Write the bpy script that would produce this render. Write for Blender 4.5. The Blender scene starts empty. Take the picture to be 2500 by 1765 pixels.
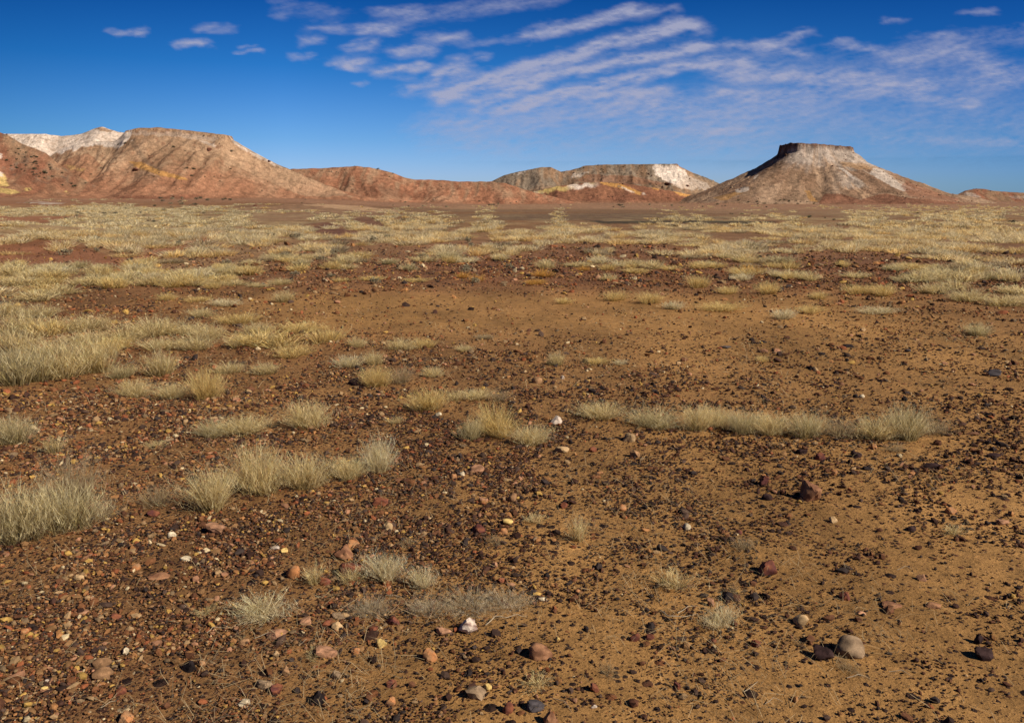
import bpy, math
import numpy as np
C = bpy.data.collections.new('scene'); bpy.context.scene.collection.children.link(C)
SC = bpy.context.scene
rad = math.radians
# ------------------------------------------------------------------ camera
F = 1944.0; CX, CY = 1250.0, 882.5        # photo pixels
PITCH = math.atan((CY - 487.0) / F)
CAMZ = 1.62
cam_d = bpy.data.cameras.new('camera'); cam = bpy.data.objects.new('camera', cam_d)
C.objects.link(cam); SC.camera = cam
cam_d.sensor_width = 36.0; cam_d.lens = 36.0 * F / 2500.0
cam_d.clip_start = 0.05; cam_d.clip_end = 200000.0
cam.location = (0, 0, CAMZ); cam.rotation_euler = (math.pi/2 - PITCH, 0, 0)
# ------------------------------------------------------------------ light
SUN_EL, SUN_AZ = 37.0, 120.0              # azimuth clockwise from +Y (view direction)
W = bpy.data.worlds.new('World'); SC.world = W; W.use_nodes = True
nt = W.node_tree; nt.nodes.clear()
wo = nt.nodes.new('ShaderNodeOutputWorld'); bg = nt.nodes.new('ShaderNodeBackground')
sky = nt.nodes.new('ShaderNodeTexSky'); sky.sky_type = 'NISHITA'; sky.sun_disc = False
sky.sun_elevation = rad(SUN_EL); sky.sun_rotation = rad(SUN_AZ)
sky.altitude = 0; sky.air_density = 1.0; sky.dust_density = 0.3; sky.ozone_density = 2.0
tc = nt.nodes.new('ShaderNodeTexCoord'); sp = nt.nodes.new('ShaderNodeSeparateXYZ')
rmp = nt.nodes.new('ShaderNodeValToRGB'); mul = nt.nodes.new('ShaderNodeMix')
mul.data_type = 'RGBA'; mul.blend_type = 'MULTIPLY'; mul.inputs[0].default_value = 1.0
mr = nt.nodes.new('ShaderNodeMapRange'); mr.inputs['From Min'].default_value = 0.0; mr.inputs['From Max'].default_value = 0.5
nt.links.new(tc.outputs['Generated'], sp.inputs[0]); nt.links.new(sp.outputs['Z'], mr.inputs['Value'])
nt.links.new(mr.outputs[0], rmp.inputs[0])
SKYTINT = [(0.0, (.38,.54,.92)), (0.06, (.33,.48,.90)), (0.14, (.21,.40,.76)), (0.30, (.052,.26,.59)), (0.48, (.006,.132,.40)), (0.7, (.006,.10,.29)), (1.0, (.05,.12,.26))]
els = rmp.color_ramp.elements
els[0].position = SKYTINT[0][0]; els[0].color = (*SKYTINT[0][1], 1)
els[1].position = SKYTINT[-1][0]; els[1].color = (*SKYTINT[-1][1], 1)
for p, c in SKYTINT[1:-1]:
    e = els.new(p); e.color = (*c, 1)
nt.links.new(sky.outputs[0], mul.inputs[6]); nt.links.new(rmp.outputs[0], mul.inputs[7])
mrx = nt.nodes.new('ShaderNodeMapRange'); mrx.inputs['From Min'].default_value = -.6; mrx.inputs['From Max'].default_value = .6
nt.links.new(sp.outputs['X'], mrx.inputs['Value']); rx_ = nt.nodes.new('ShaderNodeValToRGB'); nt.links.new(mrx.outputs[0], rx_.inputs[0])
ex = rx_.color_ramp.elements; ex[0].position = .03; ex[0].color = (.42,.60,.64,1); ex[1].position = 1; ex[1].color = (.45,.68,.84,1)
for p_, c_ in ((.14, (.66,.78,.80)), (.28, (.96,.98,.98)), (.5, (1,1,1)), (.72, (.95,.97,.98)), (.86, (.68,.83,.92))):
    e = ex.new(p_); e.color = (*c_, 1)
mul2 = nt.nodes.new('ShaderNodeMix'); mul2.data_type = 'RGBA'; mul2.blend_type = 'MULTIPLY'; mul2.inputs[0].default_value = 1.0
nt.links.new(mul.outputs[2], mul2.inputs[6]); nt.links.new(rx_.outputs[0], mul2.inputs[7]); nt.links.new(mul2.outputs[2], bg.inputs[0]); bg.inputs[1].default_value = 0.11
nt.links.new(bg.outputs[0], wo.inputs[0])
sd = bpy.data.lights.new('sun', 'SUN'); sun = bpy.data.objects.new('sun', sd); C.objects.link(sun)
sd.energy = 4.9; sd.angle = rad(0.5); sd.color = (1.0, 0.90, 0.75)
SV = np.array([math.sin(rad(SUN_AZ))*math.cos(rad(SUN_EL)), math.cos(rad(SUN_AZ))*math.cos(rad(SUN_EL)), math.sin(rad(SUN_EL))])
from mathutils import Vector
sun.rotation_euler = Vector(SV).to_track_quat('Z', 'Y').to_euler()
sun.location = (60, -30, 60)
SC.view_settings.view_transform = 'Standard'; SC.view_settings.look = 'None'
SC.view_settings.exposure = 0.45; SC.view_settings.gamma = 1.0
SC.render.resolution_x = 1024; SC.render.resolution_y = 722
SC.render.engine = 'CYCLES'
SC.cycles.transparent_max_bounces = 8; SC.cycles.max_bounces = 5
# ------------------------------------------------------------------ maths
cth, sth = math.cos(PITCH), math.sin(PITCH)
def rays(px, py):
    u = (np.asarray(px, float) - CX)/F; v = (CY - np.asarray(py, float))/F
    return u, v*sth + cth, v*cth - sth
def project(x, y, z):
    z = z - CAMZ
    d = y*cth - z*sth; d = np.where(np.abs(d) < 1e-3, 1e-3, d)
    up = y*sth + z*cth
    return CX + F*x/d, CY - F*up/d, d
def crest(px, py, D):
    a, b, c = rays(px, py); t = D/b
    return a*t, CAMZ + c*t
def _h(ix, iy, s):
    n = (ix*374761393 + iy*668265263 + s*974634777) & 0xffffffff
    n = ((n ^ (n >> 13)) * 1274126177) & 0xffffffff
    n = (n ^ (n >> 16)) & 0xffffffff
    return n/4294967295.0
def noise(x, y, s=0):
    x = np.asarray(x, float); y = np.asarray(y, float)
    ix = np.floor(x).astype(np.int64); iy = np.floor(y).astype(np.int64)
    fx = x-ix; fy = y-iy; fx = fx*fx*(3-2*fx); fy = fy*fy*(3-2*fy)
    a = _h(ix, iy, s); b = _h(ix+1, iy, s); c = _h(ix, iy+1, s); d = _h(ix+1, iy+1, s)
    return (a*(1-fx)+b*fx)*(1-fy) + (c*(1-fx)+d*fx)*fy
def fbm(x, y, o=4, s=0):
    r = 0; a = 0.5; t = 0
    for i in range(o):
        r = r + a*noise(x*2**i + 17.3*i, y*2**i - 9.1*i, s+i); t += a; a *= 0.5
    return r/t
def ridged(x, y, o=3, s=0):
    r = 0; a = 0.5; t = 0
    for i in range(o):
        r = r + a*(1-np.abs(2*noise(x*2**i + 5.7*i, y*2**i + 3.3*i, s+i)-1)); t += a; a *= 0.5
    return r/t
def sstep(a, b, x):
    t = np.clip((x-a)/(b-a), 0, 1); return t*t*(3-2*t)
def lerp(a, b, t):
    t = np.asarray(t)[..., None]; return np.asarray(a)*(1-t) + np.asarray(b)*t
def gz(x, y):
    r = np.hypot(x, y)
    z = -1.15*sstep(45, 280, r) + .95*np.exp(-((x+38)/13)**2-((y-140)/26)**2)
    z = z + .72*np.exp(-((x+23)/9)**2-((y-31)/6)**2) + 2.9*sstep(90, 300, r)*sstep(-.02, -.34, x/np.maximum(y, 1.))
    z = z + 1.0*sstep(230, 330, r)*fbm(x/40., y/40.+3, 2, 33)
    z = z + 0.05*(fbm(x/5.0+3, y/5.0, 3, 11)-.5)*sstep(2, 6, r)
    z = z + 0.22*(fbm(x/23.0, y/23.0+7, 3, 21)-.5)*sstep(10, 40, r)
    z = z + 1.3*(fbm(x/160.0+2, y/160.0, 3, 31)-.45)*sstep(90, 260, r)
    return z
def ground(px, py):
    a, b, c = rays(px, py); c = np.minimum(c, -.0012); t = -CAMZ/c
    for _ in range(14):
        t = .35*t + .65*np.clip((gz(a*t, b*t)-CAMZ)/c, .4, 2500)
    return a*t, b*t, gz(a*t, b*t), t
def table(px, py, xs, ys, T):
    T = np.asarray(T, float); px = np.clip(px, xs[0], xs[-1]); py = np.clip(py, ys[0], ys[-1])
    xi = np.clip(np.searchsorted(xs, px, 'right')-1, 0, len(xs)-2); yi = np.clip(np.searchsorted(ys, py, 'right')-1, 0, len(ys)-2)
    xs = np.asarray(xs, float); ys = np.asarray(ys, float)
    fx = (px-xs[xi])/(xs[xi+1]-xs[xi]); fy = (py-ys[yi])/(ys[yi+1]-ys[yi])
    return (T[yi, xi]*(1-fx)+T[yi, xi+1]*fx)*(1-fy) + (T[yi+1, xi]*(1-fx)+T[yi+1, xi+1]*fx)*fy
def inpoly(px, py, poly):
    r = np.zeros(np.shape(px), bool); n = len(poly)
    for i in range(n):
        x0, y0 = poly[i]; x1, y1 = poly[(i+1) % n]
        if y0 == y1: continue
        r ^= ((y0 > py) != (y1 > py)) & (px < (x1-x0)*(py-y0)/(y1-y0) + x0)
    return r
def sl(r, g, b):    # sRGB bytes to linear
    f = lambda c: (c/255/12.92 if c <= 10 else ((c/255+.055)/1.055)**2.4)
    return np.array([f(r), f(g), f(b)])
RNG = np.random.default_rng(7)
# ------------------------------------------------------------------ materials
def newmat(name, rough=0.9, attr='col', bump=None, speck=None, trans=0.0, spec=0.2):
    m = bpy.data.materials.new(name); m.use_nodes = True; t = m.node_tree; N = t.nodes; L = t.links
    b = N['Principled BSDF']; b.inputs['Roughness'].default_value = rough
    b.inputs['Specular IOR Level'].default_value = spec
    a = N.new('ShaderNodeAttribute'); a.attribute_name = attr
    col = a.outputs['Color']
    g = N.new('ShaderNodeNewGeometry')
    if speck:
        for (sc, lo, hi, st) in speck:
            n = N.new('ShaderNodeTexNoise'); n.inputs['Scale'].default_value = sc; n.inputs['Detail'].default_value = 6
            L.new(g.outputs['Position'], n.inputs['Vector'])
            r = N.new('ShaderNodeMapRange'); r.inputs['From Min'].default_value = .3; r.inputs['From Max'].default_value = .7
            r.inputs['To Min'].default_value = lo; r.inputs['To Max'].default_value = hi
            L.new(n.outputs['Fac'], r.inputs['Value'])
            x = N.new('ShaderNodeVectorMath'); x.operation = 'SCALE'
            L.new(col, x.inputs[0]); L.new(r.outputs[0], x.inputs['Scale']); col = x.outputs[0]
    L.new(col, b.inputs['Base Color'])
    if bump:
        prev = None
        for (sc, dist, st) in bump:
            n = N.new('ShaderNodeTexNoise'); n.inputs['Scale'].default_value = sc; n.inputs['Detail'].default_value = 8
            n.inputs['Roughness'].default_value = .65
            L.new(g.outputs['Position'], n.inputs['Vector'])
            bp = N.new('ShaderNodeBump'); bp.inputs['Distance'].default_value = dist; bp.inputs['Strength'].default_value = st
            L.new(n.outputs['Fac'], bp.inputs['Height'])
            if prev: L.new(prev.outputs[0], bp.inputs['Normal'])
            prev = bp
        L.new(prev.outputs[0], b.inputs['Normal'])
    if trans > 0:
        tr = N.new('ShaderNodeBsdfTranslucent'); L.new(col, tr.inputs['Color'])
        mx = N.new('ShaderNodeMixShader'); mx.inputs[0].default_value = trans
        L.new(b.outputs[0], mx.inputs[1]); L.new(tr.outputs[0], mx.inputs[2]); L.new(mx.outputs[0], N['Material Output'].inputs[0])
    return m
def mesh_from(name, V, Fc, col=None, smooth=False, nper=3):
    V = np.asarray(V, np.float32); Fc = np.asarray(Fc, np.int32)
    me = bpy.data.meshes.new(name); me.vertices.add(len(V)); me.vertices.foreach_set('co', V.ravel())
    k = Fc.shape[1]; me.loops.add(Fc.size); me.loops.foreach_set('vertex_index', Fc.ravel())
    me.polygons.add(len(Fc)); me.polygons.foreach_set('loop_start', np.arange(0, Fc.size, k, dtype=np.int32))
    if smooth: me.polygons.foreach_set('use_smooth', np.ones(len(Fc), bool))
    else: me.polygons.foreach_set('use_smooth', np.zeros(len(Fc), bool))
    if col is not None:
        ca = me.color_attributes.new('col', 'FLOAT_COLOR', 'POINT')
        if name not in ('grass_tuft', 'dry_bush', 'grassland', 'dry_litter'): col = np.asarray(col)*.75   # measured albedo level
        cc = np.ones((len(V), 4), np.float32); cc[:, :col.shape[1]] = col; ca.data.foreach_set('color', cc.ravel())
    me.update(calc_edges=True); return me
def link(name, me, mat=None, label=None, cat=None, group=None, kind=None, parent=None):
    o = bpy.data.objects.new(name, me); C.objects.link(o)
    if mat and not me.materials: me.materials.append(mat)
    if label: o['label'] = label
    if cat: o['category'] = cat
    if group: o['group'] = group
    if kind: o['kind'] = kind
    if parent: o.parent = parent
    return o
def gridfaces(nr, nc):
    i = np.arange(nr-1)[:, None]*nc + np.arange(nc-1)[None, :]; i = i.ravel()
    return np.stack([i, i+1, i+nc+1, i+nc], 1)
def addattr(me, name, val):
    a = me.attributes.new(name, 'FLOAT', 'POINT'); a.data.foreach_set('value', np.asarray(val, np.float32).ravel())

# ------------------------------------------------------------------ ground
def ground_zones(x, y):
    """base colour, gravel amount, colourfulness at world positions"""
    px, py, d = project(x, y, gz(x, y)); front = (d > 0.5)
    px = np.where(front, px, 1250.); py = np.where(front, py, 1765.)
    px = np.clip(px, -1500, 4000); py = np.clip(py, 480, 2600)
    wx = 60*(fbm(x/3.0+np.log(d.clip(1))*3, y/3.0, 3, 5)-.5); pxw = px+wx; pyw = py + wx*.25*np.clip((py-487)/500, 0.02, 1)
    n1 = fbm(x/4.0, y/4.0, 4, 41); n2 = fbm(x/30.0, y/30.0, 4, 42); n3 = fbm(x/1.1, y/1.1, 3, 43)
    ochre = np.array([.41, .22, .077]); brown = np.array([.225, .112, .05]); red = np.array([.32, .135, .068])
    dull = np.array([.21, .125, .072]); straw = np.array([.52, .41, .215]); tan = np.array([.40, .25, .14]); tan2 = np.array([.30,.17,.095])
    ys = [480, 500, 520, 560, 600, 640, 690, 730, 790, 850, 950, 1100, 1300, 1500, 1765]
    xs = [0, 300, 600, 900, 1200, 1600, 2000, 2500]
    # how ochre the soil is
    OC = [[0]*8, [0]*8, [0]*8, [0]*8, [0]*8, [0,0,0,0,0,0,0,0], [.1,.1,.2,.3,.3,.2,.2,.1], [.1,.3,.7,1,1,.9,.7,.3], [.1,.2,.6,1,1,1,1,.8],
          [.2,.2,.3,.5,.6,.9,1,.9], [.4,.5,.6,.5,.6,.7,.8,.8], [.3,.4,.5,.5,.6,.8,.9,.8], [.15,.15,.2,.5,.8,1,1,.9], [.1,.12,.25,.6,.9,1,1,1], [.1,.15,.4,.8,.95,1,1,1]]
    oc = np.clip(table(pxw, pyw, xs, ys, OC)*1.0 + (n1-.5)*.7, 0, 1)
    col = lerp(brown, ochre, oc)
    far = sstep(700, 610, pyw); col = lerp(col, dull, far*sstep(.35, .65, n2)*.7)
    rd = table(pxw, pyw, xs, ys, [[.6]*8, [.7,.6,.2,.1,.1,.1,.1,.1], [.8,.3,.1,0,0,0,.1,.1], [.7,.3,.2,.2,.2,.2,.3,.3], [.9,.7,.4,.6,.6,.5,.5,.4], [.3,.2,.4,.5,.9,.7,.5,.5], [.1,.1,.2,.3,.5,.4,.4,.3]] + [[0]*8]*8)
    col = lerp(col, red, np.clip(rd*(.5+n1), 0, 1))
    for poly, c, k in [
        ([(-40,572),(150,590),(330,640),(240,652),(60,655),(-60,668)], red*1.05, .9),
        ([(330,625),(430,600),(520,565),(560,570),(470,610),(350,645),(250,640)], red*1.2, .8),
        ([(-40,528),(210,528),(120,545),(-40,556)], red*1.1, .9),
        ([(740,548),(800,542),(890,570),(880,582),(780,580)], np.array([.19,.085,.055]), .9),
        ([(850,532),(900,528),(960,550),(900,556)], np.array([.2,.1,.06]), .9),
        ([(550,520),(640,503),(760,498),(870,505),(985,520),(900,530),(750,536),(600,540)], tan2, .85),
        ([(760,496),(870,502),(985,516),(975,521),(870,513),(760,505)], tan*1.25, .95),
        ([(1440,541),(1700,538),(1915,541),(1900,547),(1500,548)], np.array([.05,.042,.025]), .95),  # shade of a low gully bank, painted into the soil colour
        ([(1100,500),(1500,497),(1800,504),(1900,520),(1400,508),(1100,512)], tan, .5),
        ([(1150,527),(1500,519),(1800,532),(1500,541),(1200,537)], np.array([.17,.11,.065]), .8),
        ([(1700,505),(2500,512),(2560,528),(2100,524),(1700,521)], tan2, .6),
        ([(70,497),(100,490),(132,494),(134,499)], np.array([.6,.5,.42]), 1.)]:
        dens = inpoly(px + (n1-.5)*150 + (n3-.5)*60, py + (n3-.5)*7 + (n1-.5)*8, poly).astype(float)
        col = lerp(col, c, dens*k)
    col = lerp(col, np.array([.35,.19,.11])*(.75+.5*n1)[..., None], sstep(180, 260, np.hypot(x, y))*.85)
    gd = np.clip(grass_density(px, py), 0, 1)*sstep(700, 600, py)
    gn = sstep(.40, .6, fbm(x/2.3, y/5.0, 3, 77))*sstep(20, 80, np.hypot(x, y))
    col = lerp(col, straw, np.clip(gd*.6*gn + gd*(.12 + .35*sstep(900, 300, px)), 0, 1))
    G = [[.1]*8, [.1]*8, [.1]*8, [.3]*8, [.4,.4,.4,.5,.5,.6,.6,.6], [.3,.3,.5,.7,.9,.9,.9,.9], [.5,.5,.6,.6,.7,.8,.9,.9], [.7,.6,.3,.1,.1,.1,.3,.7], [.8,.8,.4,.15,.12,.12,.2,.5],
         [.8,.8,.7,.6,.5,.3,.3,.45], [.8,.8,.7,.65,.6,.5,.35,.4], [.8,.8,.8,.8,.75,.5,.45,.4], [1,1,.95,.8,.55,.4,.3,.25], [1,1,.8,.5,.3,.25,.2,.18], [1,.95,.7,.42,.3,.25,.22,.2]]
    gr = np.clip(table(pxw, pyw, xs, ys, G)*(.65+.7*n1), 0, 1)
    K = [[.3]*8]*4 + [[.5]*8]*3 + [[.6]*8]*2 + [[.6,.6,.6,.5,.5,.4,.3,.2], [.8,.8,.7,.6,.5,.4,.3,.3], [.9,.9,.9,.6,.4,.3,.3,.3], [.9,.9,.9,.7,.4,.2,.2,.2], [1,1,.9,.6,.3,.15,.1,.1], [1,1,.8,.5,.3,.2,.1,.1]]
    kk = table(pxw, pyw, xs, ys, K)
    return col, gr, kk
GX = [0, 300, 600, 900, 1200, 1500, 1800, 2100, 2500]
GY = [490, 500, 510, 520, 540, 560, 580, 600, 630, 660, 690, 710, 730, 760, 790, 820, 850, 880]
GD = [[0]*9, [.1,.2,.1,0,.1,.1,.05,.1,.1], [.6,.6,.2,.05,.3,.15,.1,.3,.3], [.7,.7,.3,.1,.1,.05,.15,.4,.4], [.6,.9,.8,.5,.5,.4,.6,.6,.5],
      [.9,.9,.9,.8,.9,.9,.9,.85,.8], [.5,.7,1,.95,.95,.9,.85,.85,.8], [.15,.3,1,.9,.8,.7,.7,.7,.7], [.3,.7,.9,.85,.75,.55,.55,.6,.65],
      [.8,.9,.75,.6,.5,.4,.42,.45,.45], [.8,1,.7,.15,.06,.05,.12,.25,.35], [.2,.25,.3,.05,.02,.02,.04,.1,.2], [.15,.25,.2,0,.02,.05,.1,.12,.3],
      [.35,.12,.12,0,0,.02,.03,.03,.08], [.6,.35,.35,0,0,0,0,.02,.02], [.9,.85,.6,.1,0,0,0,0,0], [.7,.6,.4,.1,0,0,0,0,0], [0]*9]
def grass_density(px, py):
    d = table(px, py, GX, GY, GD)
    for poly in [[(-40,572),(150,590),(330,640),(240,652),(60,655),(-60,668)], [(330,625),(430,600),(520,565),(560,570),(470,610),(350,645),(250,640)],
                 [(-40,528),(210,528),(120,545),(-40,556)], [(740,548),(800,542),(890,570),(880,582),(780,580)], [(850,532),(900,528),(960,550),(900,556)],
                 [(1440,541),(1915,541),(1900,547),(1500,548)]]:
        d = np.where(inpoly(px, py, poly), d*.12, d)
    return d

rows = np.concatenate([[0.02, 0.4, 0.8, 1.2], 1.5*1.0118**np.arange(0, 730)]); rows = rows[rows < 9000]
rows = np.append(rows, [14000, 24000, 40000])
fa = np.linspace(-44, 44, 760); ba = np.linspace(44, 316, 70)[1:]
ang = np.radians(np.concatenate([fa, ba]))
R, A = np.meshgrid(rows, ang, indexing='ij'); GXw = R*np.sin(A); GYw = R*np.cos(A)
GZw = gz(GXw, GYw) + .010*(fbm(GXw*4, GYw*4, 3, 91)-.5)*(R < 40)
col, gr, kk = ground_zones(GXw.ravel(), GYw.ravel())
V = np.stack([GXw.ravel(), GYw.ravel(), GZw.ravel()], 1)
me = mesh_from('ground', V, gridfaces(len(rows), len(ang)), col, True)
addattr(me, 'gravel', gr); addattr(me, 'hue', kk)
gm = bpy.data.materials.new('stony_desert_soil'); gm.use_nodes = True
t = gm.node_tree; N = t.nodes; L = t.links; B = N['Principled BSDF']; B.inputs['Roughness'].default_value = .95; B.inputs['Specular IOR Level'].default_value = .1
geo = N.new('ShaderNodeNewGeometry'); at = N.new('ShaderNodeAttribute'); at.attribute_name = 'col'
ag = N.new('ShaderNodeAttribute'); ag.attribute_name = 'gravel'; ah = N.new('ShaderNodeAttribute'); ah.attribute_name = 'hue'
def mixc(fac, a, b, bt='MIX'):
    m = N.new('ShaderNodeMix'); m.data_type = 'RGBA'; m.blend_type = bt
    for s, v in ((0, fac), (6, a), (7, b)):
        if hasattr(v, 'links'): L.new(v, m.inputs[s])
        else: m.inputs[s].default_value = v if s == 0 else (*v, 1)
    return m.outputs[2]
def math_(op, a, b=None):
    m = N.new('ShaderNodeMath'); m.operation = op
    for i, v in enumerate((a, b)):
        if v is None: continue
        if hasattr(v, 'links'): L.new(v, m.inputs[i])
        else: m.inputs[i].default_value = v
    return m.outputs[0]
n0 = N.new('ShaderNodeTexNoise'); n0.inputs['Scale'].default_value = 9; n0.inputs['Detail'].default_value = 10; n0.inputs['Roughness'].default_value = .7
L.new(geo.outputs['Position'], n0.inputs['Vector'])
r0 = N.new('ShaderNodeMapRange'); r0.inputs['From Min'].default_value = .3; r0.inputs['From Max'].default_value = .7; r0.inputs['To Min'].default_value = .68; r0.inputs['To Max'].default_value = 1.28
L.new(n0.outputs['Fac'], r0.inputs['Value'])
mp_ = N.new('ShaderNodeMapping'); mp_.inputs['Scale'].default_value = (1, .5, 1); L.new(geo.outputs['Position'], mp_.inputs['Vector'])
n1_ = N.new('ShaderNodeTexNoise'); n1_.inputs['Scale'].default_value = .8; n1_.inputs['Detail'].default_value = 7; n1_.inputs['Roughness'].default_value = .65
L.new(mp_.outputs[0], n1_.inputs['Vector'])
r1_ = N.new('ShaderNodeMapRange'); r1_.inputs['From Min'].default_value = .35; r1_.inputs['From Max'].default_value = .65; r1_.inputs['To Min'].default_value = .66; r1_.inputs['To Max'].default_value = 1.25
L.new(n1_.outputs['Fac'], r1_.inputs['Value'])
vs = N.new('ShaderNodeVectorMath'); vs.operation = 'SCALE'; L.new(at.outputs['Color'], vs.inputs[0]); n2_ = N.new('ShaderNodeTexNoise'); n2_.inputs['Scale'].default_value = 75; n2_.inputs['Detail'].default_value = 5; n2_.inputs['Roughness'].default_value = .7; L.new(geo.outputs['Position'], n2_.inputs['Vector'])
r2_ = N.new('ShaderNodeMapRange'); r2_.inputs['From Min'].default_value = .35; r2_.inputs['From Max'].default_value = .65; r2_.inputs['To Min'].default_value = .74; r2_.inputs['To Max'].default_value = 1.22; L.new(n2_.outputs['Fac'], r2_.inputs['Value'])
L.new(math_('MULTIPLY', math_('MULTIPLY', r0.outputs[0], r1_.outputs[0]), r2_.outputs[0]), vs.inputs['Scale'])
wn_ = N.new('ShaderNodeTexNoise'); wn_.inputs['Scale'].default_value = 60; wn_.inputs['Detail'].default_value = 2; L.new(geo.outputs['Position'], wn_.inputs['Vector'])
wv_ = N.new('ShaderNodeVectorMath'); wv_.operation = 'MULTIPLY_ADD'; L.new(wn_.outputs['Color'], wv_.inputs[0]); wv_.inputs[1].default_value = (.012, .012, .012); L.new(geo.outputs['Position'], wv_.inputs[2])
cur = vs.outputs[0]; hts = None
for (sc, thr, rnd) in ((95, .36, 1.0), (38, .34, 1.0), (15, .28, 1.0)):
    v = N.new('ShaderNodeTexVoronoi'); v.inputs['Scale'].default_value = sc; v.inputs['Randomness'].default_value = rnd
    L.new(wv_.outputs[0], v.inputs['Vector'])
    sx = N.new('ShaderNodeSeparateColor'); L.new(v.outputs['Color'], sx.inputs[0])
    # a cell is a pebble when its random value is under the gravel amount
    on = math_('LESS_THAN', sx.outputs[0], math_('MULTIPLY', ag.outputs['Fac'], .72 if sc > 20 else .35))
    near = math_('LESS_THAN', v.outputs['Distance'], math_('ADD', math_('MULTIPLY', sx.outputs[1], .22), thr-.1))
    msk = math_('MULTIPLY', on, near)
    cr = N.new('ShaderNodeValToRGB'); cr.color_ramp.interpolation = 'CONSTANT'
    pal = [(0, (.030,.016,.012)), (.25, (.055,.025,.016)), (.45, (.10,.042,.022)), (.62, (.2,.08,.034)), (.76, (.29,.14,.055)), (.9, (.38,.21,.10)), (.97, (.52,.38,.22))]
    ee = cr.color_ramp.elements; ee[0].color = (*pal[0][1], 1); ee[1].position = pal[1][0]; ee[1].color = (*pal[1][1], 1)
    for p, c in pal[2:]:
        e = ee.new(p); e.color = (*[q*.85 for q in c], 1)
    L.new(math_('MULTIPLY', sx.outputs[2], math_('ADD', math_('MULTIPLY', ah.outputs['Fac'], .45), .55)), cr.inputs[0])
    cur = mixc(msk, cur, cr.outputs[0])
    hh = math_('MULTIPLY', math_('MULTIPLY', msk, math_('SUBTRACT', .5, v.outputs['Distance'])), 1.0/sc)
    hts = hh if hts is None else math_('ADD', hts, hh)
L.new(cur, B.inputs['Base Color'])
hts = math_('ADD', math_('ADD', hts, math_('MULTIPLY', n0.outputs['Fac'], .03)), math_('MULTIPLY', n2_.outputs['Fac'], .006))
bp = N.new('ShaderNodeBump'); bp.inputs['Distance'].default_value = 1.0; bp.inputs['Strength'].default_value = .8
L.new(hts, bp.inputs['Height']); L.new(bp.outputs[0], B.inputs['Normal'])
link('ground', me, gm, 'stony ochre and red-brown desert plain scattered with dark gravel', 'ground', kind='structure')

# ------------------------------------------------------------------ hills
hill_mat = newmat('weathered_hill_rock', .95, bump=[(.35, 1.5, .6), (1.6, .5, .7)], speck=[(.07, .8, 1.2, 0), (.5, .68, 1.32, 0), (2.2, .68, 1.32, 0)], spec=.1)
SCREE = []
def build_hill(name, label, D, sil, slope, front_ext, fn_col, step=.6, cap=None, seed=1, back=60, spur=.3, gully=1.2, power=1.5, xpad=0, minw=18):
    sil = np.array(sil, float)
    sx, sz = crest(sil[:, 0], sil[:, 1], D)
    x0, x1 = sx[0]-xpad, sx[-1]+xpad
    xs = np.arange(x0, x1, step); ys = np.concatenate([np.arange(D-front_ext, D+8, step*.9), np.arange(D+8, D+back, step*3)])
    Y, X = np.meshgrid(ys, xs, indexing='ij')
    base = gz(X, Y)
    k = seed*10
    wv = 7*(fbm(X/28., Y/28., 3, k)-.5)*sstep(0, 25, D-Y)
    H = np.interp(X+wv, sx, sz) + .35*(fbm(X/3., Y*0+seed, 3, k+1)-.5)*1.2
    H = np.maximum(H - base, 0.0) 
    Hs = np.maximum(np.interp(X, sx, sz)-base, 0)
    slope = slope*1.18; Wd = np.maximum(H*slope, minw*sstep(0, 3, H)+.5)*(1 + spur*2*(fbm(X/16., Y*0+3.3, 2, k+2)-.5) + spur*.8*(fbm(X/5., Y/60., 2, k+3)-.5))
    ts = np.where(Y < D, (D-Y)/Wd, (Y-D)/(Wd*1.0))
    tp = cap[0] if cap else 0.0
    t = np.clip(ts, 0, 1)
    P = (1-t)**power
    if cap:            # (flat part, cliff fraction)
        tt = np.clip((t-cap[0])/(1-cap[0]), 0, 1)
        P = np.where(t < cap[0], 1 - .02*t, (1-cap[1]*sstep(0, .03, tt))*(1-tt)**power)
    h = H*P
    env = sstep(0, .18, t)*sstep(1.0, .6, t)
    g = ridged(X/9. + 2*fbm(X/20, Y/20, 2, k+6), Y/45., 4, k+4)
    h = h - gully*env*(1-g)*np.clip(H/12, .2, 1.3)
    g2 = ridged(X/2.6 + 1.5*fbm(X/7, Y/7, 2, k+7), Y/16., 3, k+8)
    h = h - .45*env*(1-g2)*np.clip(H/10, .2, 1.2)
    h = h + env*(.9*(fbm(X/5., Y/5., 4, k+5)-.5) + .35*(fbm(X/1.6, Y/1.6, 3, k+9)-.5))*np.clip(H/6, .2, 1)
    lv = (base+h)/2.3 + .8*fbm(X/14., Y/14., 3, k+11); fr = lv-np.floor(lv); ledge = sstep(.0, .16, fr)*sstep(1, .16, fr)
    h = h + .5*ledge*sstep(.02, .08, t)*sstep(.62, .3, t)*sstep(.45, .62, fbm(X/10, Y/10, 3, k+12))
    Z = base + np.where(h > .02, h, h-.0) - .25*(P <= 0) - .05
    px, py, d = project(X, Y, Z)
    c = fn_col(X, Y, Z, px, py, t, h/np.maximum(Hs, .5), k)
    V = np.stack([X.ravel(), Y.ravel(), Z.ravel()], 1)
    me = mesh_from(name, V, gridfaces(len(ys), len(xs)), c.reshape(-1, 3), True)
    SCREE.append((X.ravel(), Y.ravel(), Z.ravel(), (h > .6).ravel() & (Y < D+2).ravel(), np.hypot(D, 0))); return link(name, me, hill_mat, label, 'hill', kind='structure')
TAN = np.array([.40,.255,.155]); TAND = np.array([.30,.18,.105]); RED = np.array([.31,.14,.078]); REDD = np.array([.21,.09,.052])
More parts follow.
